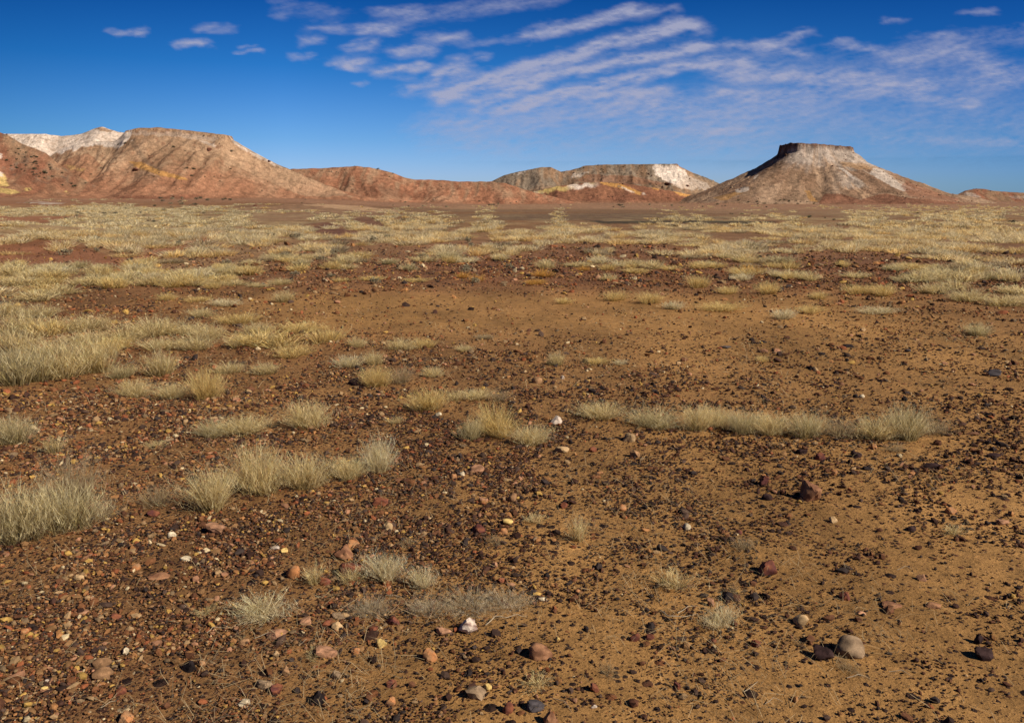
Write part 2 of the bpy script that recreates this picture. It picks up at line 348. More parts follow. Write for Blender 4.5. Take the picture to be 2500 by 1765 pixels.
WHT = np.array([.76,.63,.52]); ORG = np.array([.52,.27,.085]); GRY = np.array([.23,.175,.125]); YEL = np.array([.58,.41,.15]); DRK = np.array([.11,.075,.05])
def soft(px, py, poly, n, j=8):
    return inpoly(px+(n-.5)*j*2.5, py+(n-.5)*j, poly).astype(float)
def streaks(X, Y, k): return fbm(X/2.2 + 2*fbm(X/9, Y/9, 2, k+60), Y/11., 4, k+50)
def common(X, Y, Z, px, py, t, k, a, b, dark, f=1):
    s = streaks(X, Y, k); n = fbm(X/12, Y/12, 4, k+51); q = fbm(X/1.6, Y/1.6, 3, k+52)
    c = lerp(a, b, sstep(.38, .62, s*.5+n*.5)); c = lerp(c, dark, sstep(.62, .76, q)*.55*f)
    return c, s, n, q
def col_leftback(X, Y, Z, px, py, t, hr, k):
    c, s, n, q = common(X, Y, Z, px, py, t, k, TAN, TAND, REDD)
    w = sstep(-.05, .08, (0.62 - t) + (s-.5)*.3); c = lerp(c, WHT, w*np.clip(.75+(n-.3)*.8, 0, 1))
    c = lerp(c, TAND, sstep(.62, .7, q)*.5)
    c = lerp(c, TAND*1.1, soft(px, py, [(228,312),(244,309),(262,314),(275,321),(262,323),(246,320)], n, 4)*.8)
    return c
def col_peak(X, Y, Z, px, py, t, hr, k):
    c, s, n, q = common(X, Y, Z, px, py, t, k, TAN, TAND*.95, REDD)
    c = lerp(c, RED, sstep(400, 455, py + (n-.5)*60)*.75)
    c = lerp(c, WHT, sstep(.10, .0, t + (s-.5)*.08)*.7)
    c = lerp(c, RED*.9, soft(px, py, [(150,395),(210,370),(230,400),(200,440),(150,440)], n, 14)*.6)
    for p in [[(165,405),(180,403),(184,412),(168,416)], [(185,412),(205,410),(203,417),(190,418)]]: c = lerp(c, YEL, soft(px, py, p, s, 7)*.8)
    for p in [[(118,400),(135,402),(142,414),(130,416)], [(168,432),(185,434),(180,441),(170,440)]]: c = lerp(c, WHT, soft(px, py, p, s, 5)*.8)
    return c
def col_mesa(X, Y, Z, px, py, t, hr, k):
    c, s, n, q = common(X, Y, Z, px, py, t, k, TAN*1.02, TAND*1.1, REDD)
    c = lerp(c, RED*1.05, sstep(380, 470, py + (n-.5)*70 + (s-.5)*40 - (px-400)*.05)*.8)
    c = lerp(c, TAN*1.1, soft(px, py, [(560,345),(640,375),(860,480),(740,480),(560,400)], s, 16)*.6)
    c = lerp(c, DRK*1.5, soft(px, py, [(315,345),(330,340),(345,375),(370,400),(400,425),(375,412),(340,385)], s, 8)*.55)  # painted shade for the diagonal gully, which is not carved into the mesh
    for p in [[(165,405),(180,403),(184,412),(168,416)], [(185,412),(205,410),(203,417),(190,418)]]: c = lerp(c, YEL, soft(px, py, p, s, 7)*.8)
    for p in [[(118,400),(135,402),(142,414),(130,416)], [(168,432),(185,434),(180,441),(170,440)]]: c = lerp(c, WHT, soft(px, py, p, s, 5)*.8)
    c = lerp(c, RED*.9, soft(px, py, [(150,395),(210,370),(240,400),(210,440),(150,440)], n, 14)*.6)
    c = lerp(c, WHT*.95, soft(px, py, [(180,344),(225,338),(290,336),(316,318),(332,326),(312,350),(285,362),(240,354),(200,360),(150,378),(140,370)], s*.6+q*.4, 16)*.85)
    c = lerp(c, ORG*.9, soft(px, py, [(315,395),(345,395),(385,415),(455,435),(462,442),(400,432),(330,408)], s, 9)*.85)
    c = lerp(c, WHT*.9, soft(px, py, [(560,335),(570,340),(640,380),(700,415),(640,390),(575,355)], s, 9)*.7)
    c = lerp(c, WHT*.85, soft(px, py, [(480,340),(520,350),(530,362),(500,352)], s, 9)*.5)
    c = lerp(c, WHT*.8, soft(px, py, [(313,323),(420,322),(540,335),(520,345),(400,332),(315,332)], s, 10)*.3)
    c = lerp(c, TAND*.75, sstep(.03, 0, np.abs(t-.03))*.8*sstep(.3, .6, q))
    c = lerp(c, REDD*1.2, soft(px, py, [(270,478),(370,480),(480,475),(500,482),(380,490),(290,488)], n, 8)*.8)
    return c
def col_dark(X, Y, Z, px, py, t, hr, k):
    c, s, n, q = common(X, Y, Z, px, py, t, k, TAND*1.05, REDD*1.15, GRY*.8)
    c = lerp(c, RED*.95, sstep(430, 480, py+(n-.5)*50)*.6)
    for p in [[(-20,420),(12,425),(20,455),(-20,455)], [(-40,452),(30,462),(50,471),(20,474),(-40,462)], [(58,458),(72,458),(76,466),(60,466)], [(155,466),(165,466),(165,472)]]:
        c = lerp(c, YEL, soft(px, py, p, s, 8)*.85)
    c = lerp(c, WHT, soft(px, py, [(-20,370),(5,375),(6,388),(-20,388)], s, 6)*.8)
    c = lerp(c, WHT, soft(px, py, [(-20,415),(6,420),(8,432),(-20,432)], s, 6)*.8)
    return c
def col_red(X, Y, Z, px, py, t, hr, k):
    c, s, n, q = common(X, Y, Z, px, py, t, k, RED*1.1, lerp(RED, TAN, np.array(.5)), REDD)
    c = lerp(c, TAN*.85, sstep(.5, .68, s)*.45); c = lerp(c, REDD, soft(px, py, [(860,450),(960,460),(1090,478),(1000,484),(880,478)], n, 12)*.45)
    c = lerp(c, RED*1.3, sstep(478, 492, py)*.4)
    return c
def col_mid(X, Y, Z, px, py, t, hr, k):
    c, s, n, q = common(X, Y, Z, px, py, t, k, GRY*1.15, TAND*.95, DRK*1.2)
    c = lerp(c, WHT*1.05, soft(px, py, [(1600,402),(1645,401),(1665,412),(1690,432),(1685,448),(1655,455),(1620,440),(1588,420)], s*.6+fbm(X/3, Y/3, 3, 7)*.4, 26)*.92)
    c = lerp(c, TAN*1.05, soft(px, py, [(1690,425),(1730,440),(1770,460),(1700,470),(1640,455)], s, 12)*.5)
    c = lerp(c, WHT*.85, soft(px, py, [(1640,440),(1680,430),(1720,445),(1735,460),(1690,466),(1650,458)], s, 20)*.5)
    c = lerp(c, WHT*.85, soft(px, py, [(1245,424),(1290,418),(1265,428)], s, 6)*.7)
    c = lerp(c, WHT*.75, soft(px, py, [(1400,425),(1440,420),(1425,430),(1395,436)], s, 6)*.6)
    c = lerp(c, RED*.9, soft(px, py, [(1440,425),(1540,430),(1650,450),(1500,450),(1400,442)], n, 8)*.6)
    c = lerp(c, DRK*1.1, sstep(.05, .0, np.abs(t-.02))*.5*sstep(.35, .6, q))
    c = lerp(c, RED*1.1, soft(px, py, [(1645,398),(1665,402),(1668,412),(1650,404)], s, 5)*.7)
    return c
def col_bench(X, Y, Z, px, py, t, hr, k):
    c, s, n, q = common(X, Y, Z, px, py, t, k, RED*.9, REDD*1.15, REDD*.9)
    top = np.interp(px, [1290,1359,1411,1463,1533,1600,1680,1740], [470,457,450,446,450,460,470,488])
    dd = py - top + (s-.5)*16
    w = sstep(-3, 1, dd)*sstep(13, 7, dd)*sstep(1285, 1300, px)*sstep(1470, 1440, px); c = lerp(c, lerp(WHT, YEL, sstep(.4, .6, n)), w*.9)
    for p in [[(1462,440),(1500,442),(1530,455),(1565,470),(1560,476),(1520,462),(1470,450)], [(1570,446),(1590,450),(1610,462),(1590,460)], [(1635,455),(1655,462),(1680,478),(1665,480),(1640,466)], [(1672,458),(1688,455),(1700,472),(1680,478)]]:
        c = lerp(c, ORG*1.05, soft(px, py, p, s, 8)*.92)
    c = lerp(c, WHT*.9, soft(px, py, [(1510,455),(1525,458),(1550,470),(1540,470)], s, 5)*.7)
    c = lerp(c, WHT*.9, soft(px, py, [(1566,471),(1574,469),(1576,476),(1568,476)], s, 3)*.6)
    c = lerp(c, TAN, sstep(488, 500, py)*.45)
    return c
build_hill('far_hill', 'low brown ridge behind the lone flat-topped butte on the right', 760, [(2270,505),(2310,482),(2333,477),(2355,466),(2379,461),(2403,461),(2424,466),(2483,470),(2500,471),(2600,474),(2800,482),(2950,500)], 1.7, 75,
    lambda X, Y, Z, px, py, t, hr, k: lerp(common(X, Y, Z, px, py, t, k, TAND*.9, REDD*1.2, DRK)[0], WHT*.7, soft(px, py, [(2352,472),(2372,470),(2392,480),(2368,486)], fbm(X/3, Y/3, 2, 3), 6)*.5 + soft(px, py, [(2460,478),(2520,480),(2520,486),(2470,484)], fbm(X/3, Y/3, 2, 3), 6)*.3), step=1.3, seed=3)
build_hill('ridge', 'white chalky ridge rising to a small peak on the far left', 440, [(-900,505),(-600,400),(-300,350),(-120,330),(0,327),(17,327),(108,327),(150,332),(195,328),(225,316),(244,310),(252,309),(265,315),(289,323),(313,325),(360,345),(420,400),(500,500)], 1.5, 95, col_leftback, step=.8, seed=4, gully=1.6)
build_hill('mesa', 'broad flat-topped tan hill with scattered dark shrubs on the left', 345, [(-60,505),(20,455),(70,424),(105,400),(136,377),(165,362),(209,348),(244,345),(286,346),(302,333),(315,319),(348,313),(394,312),(453,318),(522,326),(560,331),(565,340),(572,344),(610,366),(655,391),(697,409),(766,440),(800,454),(870,475),(930,490),(990,500)], 2.0, 100, col_mesa, step=.5, cap=(.05,.05), seed=6, gully=2.8, spur=.22)
build_hill('hill', 'dark brown shrub-dotted hill cut by the left edge of the view', 300, [(-700,505),(-500,420),(-250,340),(-60,318),(0,323),(21,331),(52,350),(87,363),(115,376),(140,398),(190,430),(244,458),(330,485),(420,500)], 2.1, 85, col_dark, step=.5, seed=7, gully=2.2, spur=.3)
build_hill('ridge', 'long low red ridge between the left mesa and the central hills', 395, [(560,500),(620,440),(680,418),(714,412),(784,411),(839,407),(871,405),(895,408),(923,412),(961,423),(989,434),(1014,438),(1069,439),(1118,443),(1198,443),(1233,447),(1310,471),(1400,492),(1460,502)], 2.3, 85, col_red, step=.55, seed=8, gully=2.3)
build_hill('mesa', 'grey-brown flat-topped central hill with a white landslip at its right end', 520, [(1090,500),(1150,470),(1199,443),(1230,428),(1268,419),(1324,408),(1345,408),(1369,420),(1395,415),(1415,410),(1425,405),(1481,402),(1592,401),(1652,400),(1659,407),(1690,422),(1725,434),(1760,450),(1850,474),(1950,495)], 1.9, 95, col_mid, step=.7, cap=(.04,.06), seed=9, gully=2.6)
build_hill('hill', 'low dark red hill streaked with orange clay in front of the central mesa', 450, [(1180,502),(1250,485),(1300,468),(1359,455),(1411,448),(1463,444),(1533,449),(1600,459),(1680,474),(1740,486),(1820,502)], 2.1, 70, col_bench, step=.55, seed=10, gully=1.3)
# the lone butte
def butte():
    D = 420.0
    xa, za = crest(1916, 350, D); xb, zb = crest(2083, 362, D)
    cx = (xa+xb)/2; hw = (xb-xa)/2; hd = hw*.62
    xs = np.arange(cx-78, cx+100, .45); ys = np.concatenate([np.arange(D-82, D+30, .45), np.arange(D+30, D+85, 2.)])
    Y, X = np.meshgrid(ys, xs, indexing='ij'); base = gz(X, Y)
    dx = X-cx; dy = Y-(D+4)
    ax = np.abs(dx)-hw; ay = np.abs(dy)-hd
    edge = 1.9*(fbm(X/3.2, Y/3.2, 3, 201)-.5) + .35*(ridged(X/2.6, Y/2.6, 2, 216)-.5)
    rr = 7.0
    ax2 = ax+rr; ay2 = ay+rr*.5
    s = np.hypot(np.maximum(ax2, 0), np.maximum(ay2, 0)*(rr/(rr*.5))**0) - rr*.8 + np.minimum(np.maximum(ax2, ay2), 0)
    s = np.where(np.maximum(ax2, ay2) > 0, s, -rr*.8) + edge
    # silhouettes left / right as a height against distance from the cap
    lp = np.array([(1916,350),(1913,368),(1895,384),(1857,407),(1815,428),(1763,452),(1721,471),(1690,483),(1650,497),(1560,512)])
    rp = np.array([(2083,362),(2085,371),(2118,393),(2170,416),(2215,437),(2257,456),(2292,470),(2333,479),(2400,500),(2470,512)])
    lx, lz = crest(lp[:, 0], lp[:, 1], D); rx, rz = crest(rp[:, 0], rp[:, 1], D)
    an = np.arctan2(dy, dx)
    wr = .5+.5*np.cos(an)                     # 1 to the right, 0 to the left
    spur = 1 + .30*(fbm(an*3.1+9, s*0, 3, 203)-.5) + .12*np.sin(an*5+1)
    wob = 3.0*(fbm(X/18, Y/18, 3, 204)-.5)*sstep(3, 25, s)
    sl_ = np.maximum(s + .0, 0)/spur + wob
    L_ = np.interp(sl_, (xa-lx)[1:]-.9, lz[1:]); R_ = np.interp(sl_, (rx-xb)[1:]-.6, rz[1:])
    slope_h = L_*(1-wr) + R_*wr
    topz = za + (zb-za)*(dx+hw)/(2*hw)
    cliff = sstep(-.3, .7, s)
    rim = 1.1*(fbm(X/1.9, Y/1.9, 3, 205)-.5)*sstep(-2, 0, s)*sstep(2, 0, s)
    Z = np.where(s < -.3, topz, topz*(1-cliff)+slope_h*cliff) + rim + .25*(fbm(X/4, Y/4, 3, 206)-.5)
    u = an*26.0
    env = sstep(1.5, 10, s)*sstep(60, 38, s)
    g = ridged(u/7.5 + 1.6*fbm(X/12, Y/12, 2, 207), s/40, 4, 208)
    lf = .3 + .7*sstep(-.75, .1, np.cos(an)); Z = Z - 2.1*env*(1-g)*lf
    g2 = ridged(u/2.2 + 1.2*fbm(X/6, Y/6, 2, 209), s/18, 3, 210)
    Z = Z - .7*env*(1-g2)*(.5+.5*lf)
    # small dark mounds at the front foot
    for (px_, py_, dd, r, hh) in ((2163,482,368,17,4.6), (2035,484,372,13,3.6), (2110,492,362,16,2.2), (2230,488,366,22,2.6)):
        mx, _ = crest(px_, py_, dd); Z = np.maximum(Z, base + hh*np.exp(-((X-mx)/r)**2-((Y-dd)/9)**2)*1.25 - .6 + .5*(fbm(X/3, Y/3, 3, 215)-.5))
    Z = base + (Z-base)*sstep(1.0, .8, np.maximum(np.maximum((X-xs[0])/(xs[-1]-xs[0])*2-1, 1-(X-xs[0])/(xs[-1]-xs[0])*2), (D+4-Y)/86.)) - .1
    Z = np.maximum(Z, base-.6); foot = Z < base+.05
    Z = np.where(foot, base-.3, Z)
    px, py, d = project(X, Y, Z); t = np.clip(s/50, 0, 1)
    st = fbm(u/2.2, s/14, 4, 211); n = fbm(X/11, Y/11, 4, 212); q = fbm(X/1.5, Y/1.5, 3, 213)
    c = lerp(np.array([.30,.18,.11]), np.array([.42,.275,.175]), sstep(.4, .6, st*.6+n*.4)); c = lerp(c, DRK*1.8, sstep(.6, .75, q)*.35)
    up = sstep(17, 3, s + (st-.5)*26 + (n-.5)*16); c = lerp(c, WHT*.66, up*.8*sstep(1880, 1950, px)*sstep(.2, .45, n+.1))
    c = lerp(c, WHT*.62, sstep(.50, .62, st)*sstep(2020, 2070, px)*sstep(2270, 2200, px)*sstep(385, 410, py)*sstep(478, 455, py)*.6)
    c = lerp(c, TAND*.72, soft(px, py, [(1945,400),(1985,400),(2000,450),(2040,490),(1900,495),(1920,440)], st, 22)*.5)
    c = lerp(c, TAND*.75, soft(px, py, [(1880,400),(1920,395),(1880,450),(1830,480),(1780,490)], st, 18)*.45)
    c = lerp(c, WHT*.75, soft(px, py, [(2120,418),(2150,412),(2185,440),(2210,455),(2205,468),(2175,455),(2140,435)], st*.6+q*.4, 24)*.85)
    c = lerp(c, WHT*.9, soft(px, py, [(2045,408),(2060,412),(2098,442),(2080,436)], st, 8)*.8)
    c = lerp(c, ORG*.6+TAN*.4, soft(px, py, [(2050,395),(2110,400),(2140,412),(2100,414),(2060,408)], st, 10)*.5)
    c = lerp(c, WHT*.8, soft(px, py, [(1840,432),(1850,425),(1852,428),(1843,440)], st, 3)*.7)
    c = lerp(c, WHT*.75, soft(px, py, [(1790,462),(1825,455),(1828,465),(1800,475)], st, 8)*.8)
    c = lerp(c, ORG*.75, soft(px, py, [(1740,485),(1790,468),(1815,472),(1770,492)], st, 8)*.7)
    c = lerp(c, ORG*.8, soft(px, py, [(1965,466),(1975,465),(1990,488),(1998,492),(1980,492)], st, 5)*.7)
    c = lerp(c, TAN*1.2, soft(px, py, [(2080,445),(2110,470),(2150,485),(2120,492),(2095,475)], st, 8)*.7)
    c = lerp(c, REDD*1.15, soft(px, py, [(2000,496),(2015,474),(2055,474),(2100,488),(2140,478),(2165,474),(2200,482),(2400,500),(2300,512),(2000,512)], n, 6)*.85)
    c = lerp(c, REDD*1.3, soft(px, py, [(2210,440),(2300,475),(2340,485),(2330,500),(2220,480),(2200,455)], n, 8)*.6)
    c = lerp(c, np.array([.42,.21,.11]), sstep(491, 500, py+(n-.5)*8)*sstep(1900, 1700, px)*.8)
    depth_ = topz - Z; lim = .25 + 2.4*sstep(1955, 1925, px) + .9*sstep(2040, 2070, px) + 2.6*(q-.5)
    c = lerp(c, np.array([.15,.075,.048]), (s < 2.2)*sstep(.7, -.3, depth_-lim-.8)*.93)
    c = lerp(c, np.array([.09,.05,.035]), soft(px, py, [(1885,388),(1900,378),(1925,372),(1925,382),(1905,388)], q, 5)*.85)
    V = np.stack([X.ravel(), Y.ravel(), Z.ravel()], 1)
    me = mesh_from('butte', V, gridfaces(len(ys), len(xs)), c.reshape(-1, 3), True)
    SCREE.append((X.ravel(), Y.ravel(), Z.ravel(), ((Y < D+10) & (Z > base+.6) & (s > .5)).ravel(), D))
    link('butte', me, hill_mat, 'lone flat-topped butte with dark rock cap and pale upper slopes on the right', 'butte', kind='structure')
    return X, Y, Z
butte()

# ------------------------------------------------------------------ clouds
def clouds():
    xs = np.arange(-700, 3260, 4.5); ys = np.concatenate([np.arange(-520, 487, 3.2)])
    PY, PX = np.meshgrid(ys, xs, indexing='ij')
    wx = 32*(fbm(PX/60, PY/20, 5, 301)-.5); wy = 15*(fbm(PX/48, PY/20, 5, 302)-.5)
    X = PX+wx*1.6; Y = PY+wy*1.6; den = np.zeros_like(X)
    S = [([(1085,238),(1150,203),(1307,160),(1523,100),(1672,60)],15,1.),([(1085,236),(1165,219)],9,.8),([(1230,212),(1392,176),(1588,137),(1705,111)],13,.95),
     ([(1163,250),(1294,216)],10,.9),([(1270,258),(1400,222),(1555,188),(1653,160),(1810,153)],12,.85),([(1196,270),(1366,240),(1608,222)],11,.65),
     ([(1290,86),(1400,62),(1483,40),(1549,25)],14,.75),([(1000,38),(1180,20),(1330,-2)],20,.36),([(1790,183),(1950,190),(2110,196),(2241,209)],18,.65),
     ([(1758,224),(1817,226)],11,.55),([(1850,232),(2110,225),(2372,255)],13,.5),([(1771,108),(1836,111)],10,.5),([(1862,118),(1967,78)],12,.5),([(1862,108),(1960,130)],10,.5),
     ([(2045,105),(2156,124)],11,.5),([(2208,144),(2339,124),(2437,170)],20,.55),([(2365,29),(2418,29)],9,.4),([(2165,54),(2200,52)],8,.4),([(1690,62),(1715,70)],12,.45),([(2290,88),(2330,86)],8,.35),
     ([(1700,300),(2450,300)],65,.30),([(1200,320),(1750,325)],60,.30),([(2143,340),(2470,350)],8,.3),([(1719,327),(1817,320)],6,.3),([(1100,300),(1600,262)],25,.35),([(1500,250),(2000,262)],30,.35),
     ([(2250,110),(2480,90),(2600,60)],25,.3),([(2400,200),(2560,180)],30,.45),([(1500,40),(1640,20)],12,.35),([(1800,150),(2300,180)],40,.25),
     ([(1050,330),(1400,400)],40,.16),([(1800,400),(2500,390)],30,.12),
     ([(290,79),(345,79)],8,.55),([(440,108),(495,109)],8,.75),([(500,68),(565,70)],9,.4),([(585,129),(630,128)],6,.6),([(583,112),(622,112)],4,.35),
     ([(685,5),(688,35)],13,.28),([(770,22),(805,30)],20,.28),([(770,70),(825,70)],11,.5),([(740,101),(775,101)],8,.6),([(728,137),(755,138)],9,.5),([(845,152),(870,150)],14,.85),([(852,165),(860,172)],8,.7),
     ([(868,114),(900,110)],11,.5),([(930,34),(1000,28)],14,.4),([(900,76),(965,74)],13,.7),([(970,128),(1045,124)],11,.65),([(930,178),(960,168),(1030,163)],10,.8),([(1055,94),(1115,90)],13,.7),
     ([(1000,222),(1060,205),(1080,182),(1130,170)],13,.7),([(1108,150),(1181,138)],9,.45),([(875,210),(895,208)],5,.4),([(930,188),(985,192)],8,.3),([(1150,115),(1230,100)],9,.3)]
    for pts, w, a in S:
        best = np.full_like(X, 1e9)
        for (x0, y0), (x1, y1) in zip(pts[:-1], pts[1:]):
            dx, dy = x1-x0, y1-y0; l2 = dx*dx+dy*dy
            tt = np.clip(((X-x0)*dx+(Y-y0)*dy)/l2, 0, 1)
            ex = X-(x0+tt*dx); ey = Y-(y0+tt*dy)
            best = np.minimum(best, (ex/2.2)**2+(ey)**2)
        g = np.exp(-(best/(w*w*1.35))**1.0)*a*.95
        den = 1-(1-den)*(1-np.clip(g, 0, .97))
    # more of the same sheet beyond the frame
    off = np.maximum(sstep(2480, 2650, PX), sstep(10, -80, PY)*sstep(500, 1000, PX))
    den = np.maximum(den, off*.6*sstep(.48, .68, fbm((PX+PY)/150, (PY-.2*PX)/38, 4, 330)))
    tex = fbm(PX/34, (PY+.22*PX)/9, 4, 303); tex2 = fbm(PX/110, (PY+.2*PX)/30, 3, 304); tex3 = fbm(PX/9, PY/7, 2, 305)
    tex4 = fbm(PX/16, (PY+.15*PX)/6, 4, 306); rp_ = fbm(PX/20+3, (PY+.16*PX)/3.6, 3, 307); a = den*np.clip(-.42+.95*tex+.5*tex2+.55*tex4+.75*rp_, .08, 2) + (den > .04)*(tex3-.5)*.10*np.minimum(den*3, 1)
    a = np.clip(a*1.05-.08, 0, .86)*sstep(430, 350, PY)
    ax, ay, az = rays(PX, PY); hz = np.hypot(ax, ay); el = np.arctan2(az, hz); az_ = np.arctan2(ax, ay)
    r = 2600/np.tan(np.maximum(el, rad(2.6))); z = r*np.tan(el) + CAMZ
    V = np.stack([(r*np.sin(az_)).ravel(), (r*np.cos(az_)).ravel(), z.ravel()], 1)
    me = mesh_from('clouds', V, gridfaces(len(ys), len(xs)), None, True); addattr(me, 'dens', a)
    m = bpy.data.materials.new('thin_cloud'); m.use_nodes = True; t = m.node_tree; t.nodes.clear()
    o = t.nodes.new('ShaderNodeOutputMaterial'); mx = t.nodes.new('ShaderNodeMixShader'); tr = t.nodes.new('ShaderNodeBsdfTransparent'); tl = t.nodes.new('ShaderNodeBsdfTranslucent')
    tl.inputs['Color'].default_value = (.31, .345, .50, 1)
    at = t.nodes.new('ShaderNodeAttribute'); at.attribute_name = 'dens'
    t.links.new(at.outputs['Fac'], mx.inputs[0]); t.links.new(tr.outputs[0], mx.inputs[1]); t.links.new(tl.outputs[0], mx.inputs[2]); t.links.new(mx.outputs[0], o.inputs[0])
    link('clouds', me, m, 'thin rippled bands of pale lavender cloud high in the blue sky', 'clouds', kind='stuff')
clouds()
#==MORE==
# ------------------------------------------------------------------ loose gravel (uncountable)
def ico(sub):
    import bmesh
    b = bmesh.new(); bmesh.ops.create_icosphere(b, subdivisions=sub, radius=1.0)
    v = np.array([x.co[:] for x in b.verts]); f = np.array([[q.index for q in p.verts] for p in b.faces]); b.free()
    return v, f
ICO1 = ico(1); ICO2 = ico(2); ICO3 = ico(3)
DARKS = 1.3*np.array([(.030,.017,.013),(.046,.022,.015),(.075,.032,.018),(.034,.024,.021),(.105,.046,.023),(.060,.036,.026)])
COLS = .88*np.array([(.20,.085,.036),(.36,.17,.065),(.38,.24,.12),(.48,.29,.08),(.62,.48,.28),(.40,.20,.11),(.26,.14,.06),(.30,.10,.042),(.22,.145,.08)])
def rotz(n, rng, tilt=.35):
    a = rng.uniform(0, 2*math.pi, n); b = rng.normal(0, tilt, n); c = rng.normal(0, tilt, n)
    ca, sa, cb, sb, cc, sc = np.cos(a), np.sin(a), np.cos(b), np.sin(b), np.cos(c), np.sin(c)
    Z = np.zeros((n, 3, 3)); Z[:, 0, 0] = ca; Z[:, 0, 1] = -sa; Z[:, 1, 0] = sa; Z[:, 1, 1] = ca; Z[:, 2, 2] = 1
    X = np.zeros((n, 3, 3)); X[:, 0, 0] = 1; X[:, 1, 1] = cb; X[:, 1, 2] = -sb; X[:, 2, 1] = sb; X[:, 2, 2] = cb
    Y = np.zeros((n, 3, 3)); Y[:, 1, 1] = 1; Y[:, 0, 0] = cc; Y[:, 0, 2] = sc; Y[:, 2, 0] = -sc; Y[:, 2, 2] = cc
    return Z @ X @ Y
stone_mat = newmat('desert_stone', .8, bump=[(60, .004, .5), (400, .0006, .6)], speck=[(45, .78, 1.22, 0), (260, .82, 1.2, 0)], spec=.08)
def gravel():
    rng = np.random.default_rng(3); n = 600000
    r = 1.9*np.exp(rng.uniform(0, 1, n)**1.12*math.log(30/1.9)); a = np.radians(rng.uniform(-50, 50, n))
    x, y = r*np.sin(a), r*np.cos(a)
    col, gr, kk = ground_zones(x, y)
    size = .00108*np.maximum(r, 2.6)*(1 - .25*sstep(5, 10, r))*(1-rng.uniform(0, .997, n))**(-1/2.55)
    keep = rng.uniform(0, 1, n) < np.clip(gr**1.4*1.05 + .03, 0, 1)
    keep &= size < np.maximum(.025, .0054*r)
    keep &= rng.uniform(0, 1, n) < 1 - .75*sstep(9, 30, r)
    # small pebbles clump together
    keep &= rng.uniform(0, 1, n) < .15 + .95*sstep(.35, .65, fbm(x*3.2, y*3.2, 3, 401))
    x, y, r, size, kk, gr = x[keep], y[keep], r[keep], size[keep], kk[keep], gr[keep]; n = len(x)
    v, f = ICO1
    jit = 1 + rng.uniform(-.28, .22, (n, len(v), 1))
    sc = np.stack([rng.uniform(.8, 1.45, n), rng.uniform(.6, 1.0, n), rng.uniform(.3, .8, n)], 1)*size[:, None]
    P = (v[None]*jit*sc[:, None, :]) @ rotz(n, rng).transpose(0, 2, 1)
    z = gz(x, y) + sc[:, 2]*.25 + .004*(r < 40)
    P += np.stack([x, y, z], 1)[:, None, :]
    isc = rng.uniform(0, 1, n) < np.clip(kk*(.46 + .32*sstep(.0045, .011, size*3.2/np.maximum(r, 2.6))) + .35*sstep(5, 11, r), 0, .88)
    c = np.where(isc[:, None], COLS[rng.choice(len(COLS), n, p=[.20,.14,.10,.06,.03,.07,.21,.11,.08])], DARKS[rng.integers(0, len(DARKS), n)])
    c = c*rng.uniform(.75, 1.3, (n, 1))
    cc = np.repeat(c, len(v), 0)
    F = (f[None] + (np.arange(n)*len(v))[:, None, None]).reshape(-1, 3)
    me = mesh_from('gravel', P.reshape(-1, 3), F, cc)
    link('gravel', me, stone_mat, 'countless dark maroon, rust and tan pebbles strewn over the ochre ground', 'gravel', kind='stuff')
    print('gravel', n)
gravel()
# ------------------------------------------------------------------ single rocks
PAL = dict(grey=(.30,.205,.125), dark=(.05,.027,.025), black=(.028,.02,.02), maroon=(.12,.042,.035), tan=(.50,.33,.17), cream=(.68,.56,.38), orange=(.44,.19,.075),
           red=(.24,.085,.042), pink=(.44,.23,.13), brown=(.33,.165,.085), yellow=(.72,.50,.18), white=(.62,.50,.40), blue=(.085,.072,.075), sand=(.36,.20,.10))
def rock_mesh(seed, shape, c, c2=None):
    rng = np.random.default_rng(seed); v, f = ICO3; d = v.copy()
    k = {'a': 11, 'f': 10, 'r': 22}[shape]
    nrm = rng.normal(0, 1, (k, 3)); nrm /= np.linalg.norm(nrm, axis=1)[:, None]; off = rng.uniform(.5, .95, k) if shape != 'r' else rng.uniform(.74, 1.0, k)
    q = d @ nrm.T; rr = np.where(q > .05, off[None]/np.maximum(q, .05), 9.)
    p = 60. if shape != 'r' else 16.
    r = (np.sum(rr**-p, 1) + 1.15**-p)**(-1/p)
    nz = fbm(d[:, 0]*2.6+seed, d[:, 1]*2.6+d[:, 2]*1.9, 4, seed % 97); r = r*(1+.34*(nz-.5))
    nz2 = fbm(d[:, 0]*9+seed, d[:, 1]*9+d[:, 2]*7, 2, seed % 89); r = r*(1+.13*(nz2-.5))
    P = d*r[:, None]; P /= (P.max(0)-P.min(0))/2; P -= (P.max(0)+P.min(0))/2
    base = np.array(c); n = fbm(P[:, 0]*1.7+seed, P[:, 2]*1.7+P[:, 1]*1.3, 3, (seed*3) % 71)
    c2 = np.array(c2) if c2 is not None else base*.6
    col = lerp(base*1.08, c2, sstep(.42, .6, n)*(.9 if c2 is not None else .5))
    return P, f, np.clip(col, 0, 1)
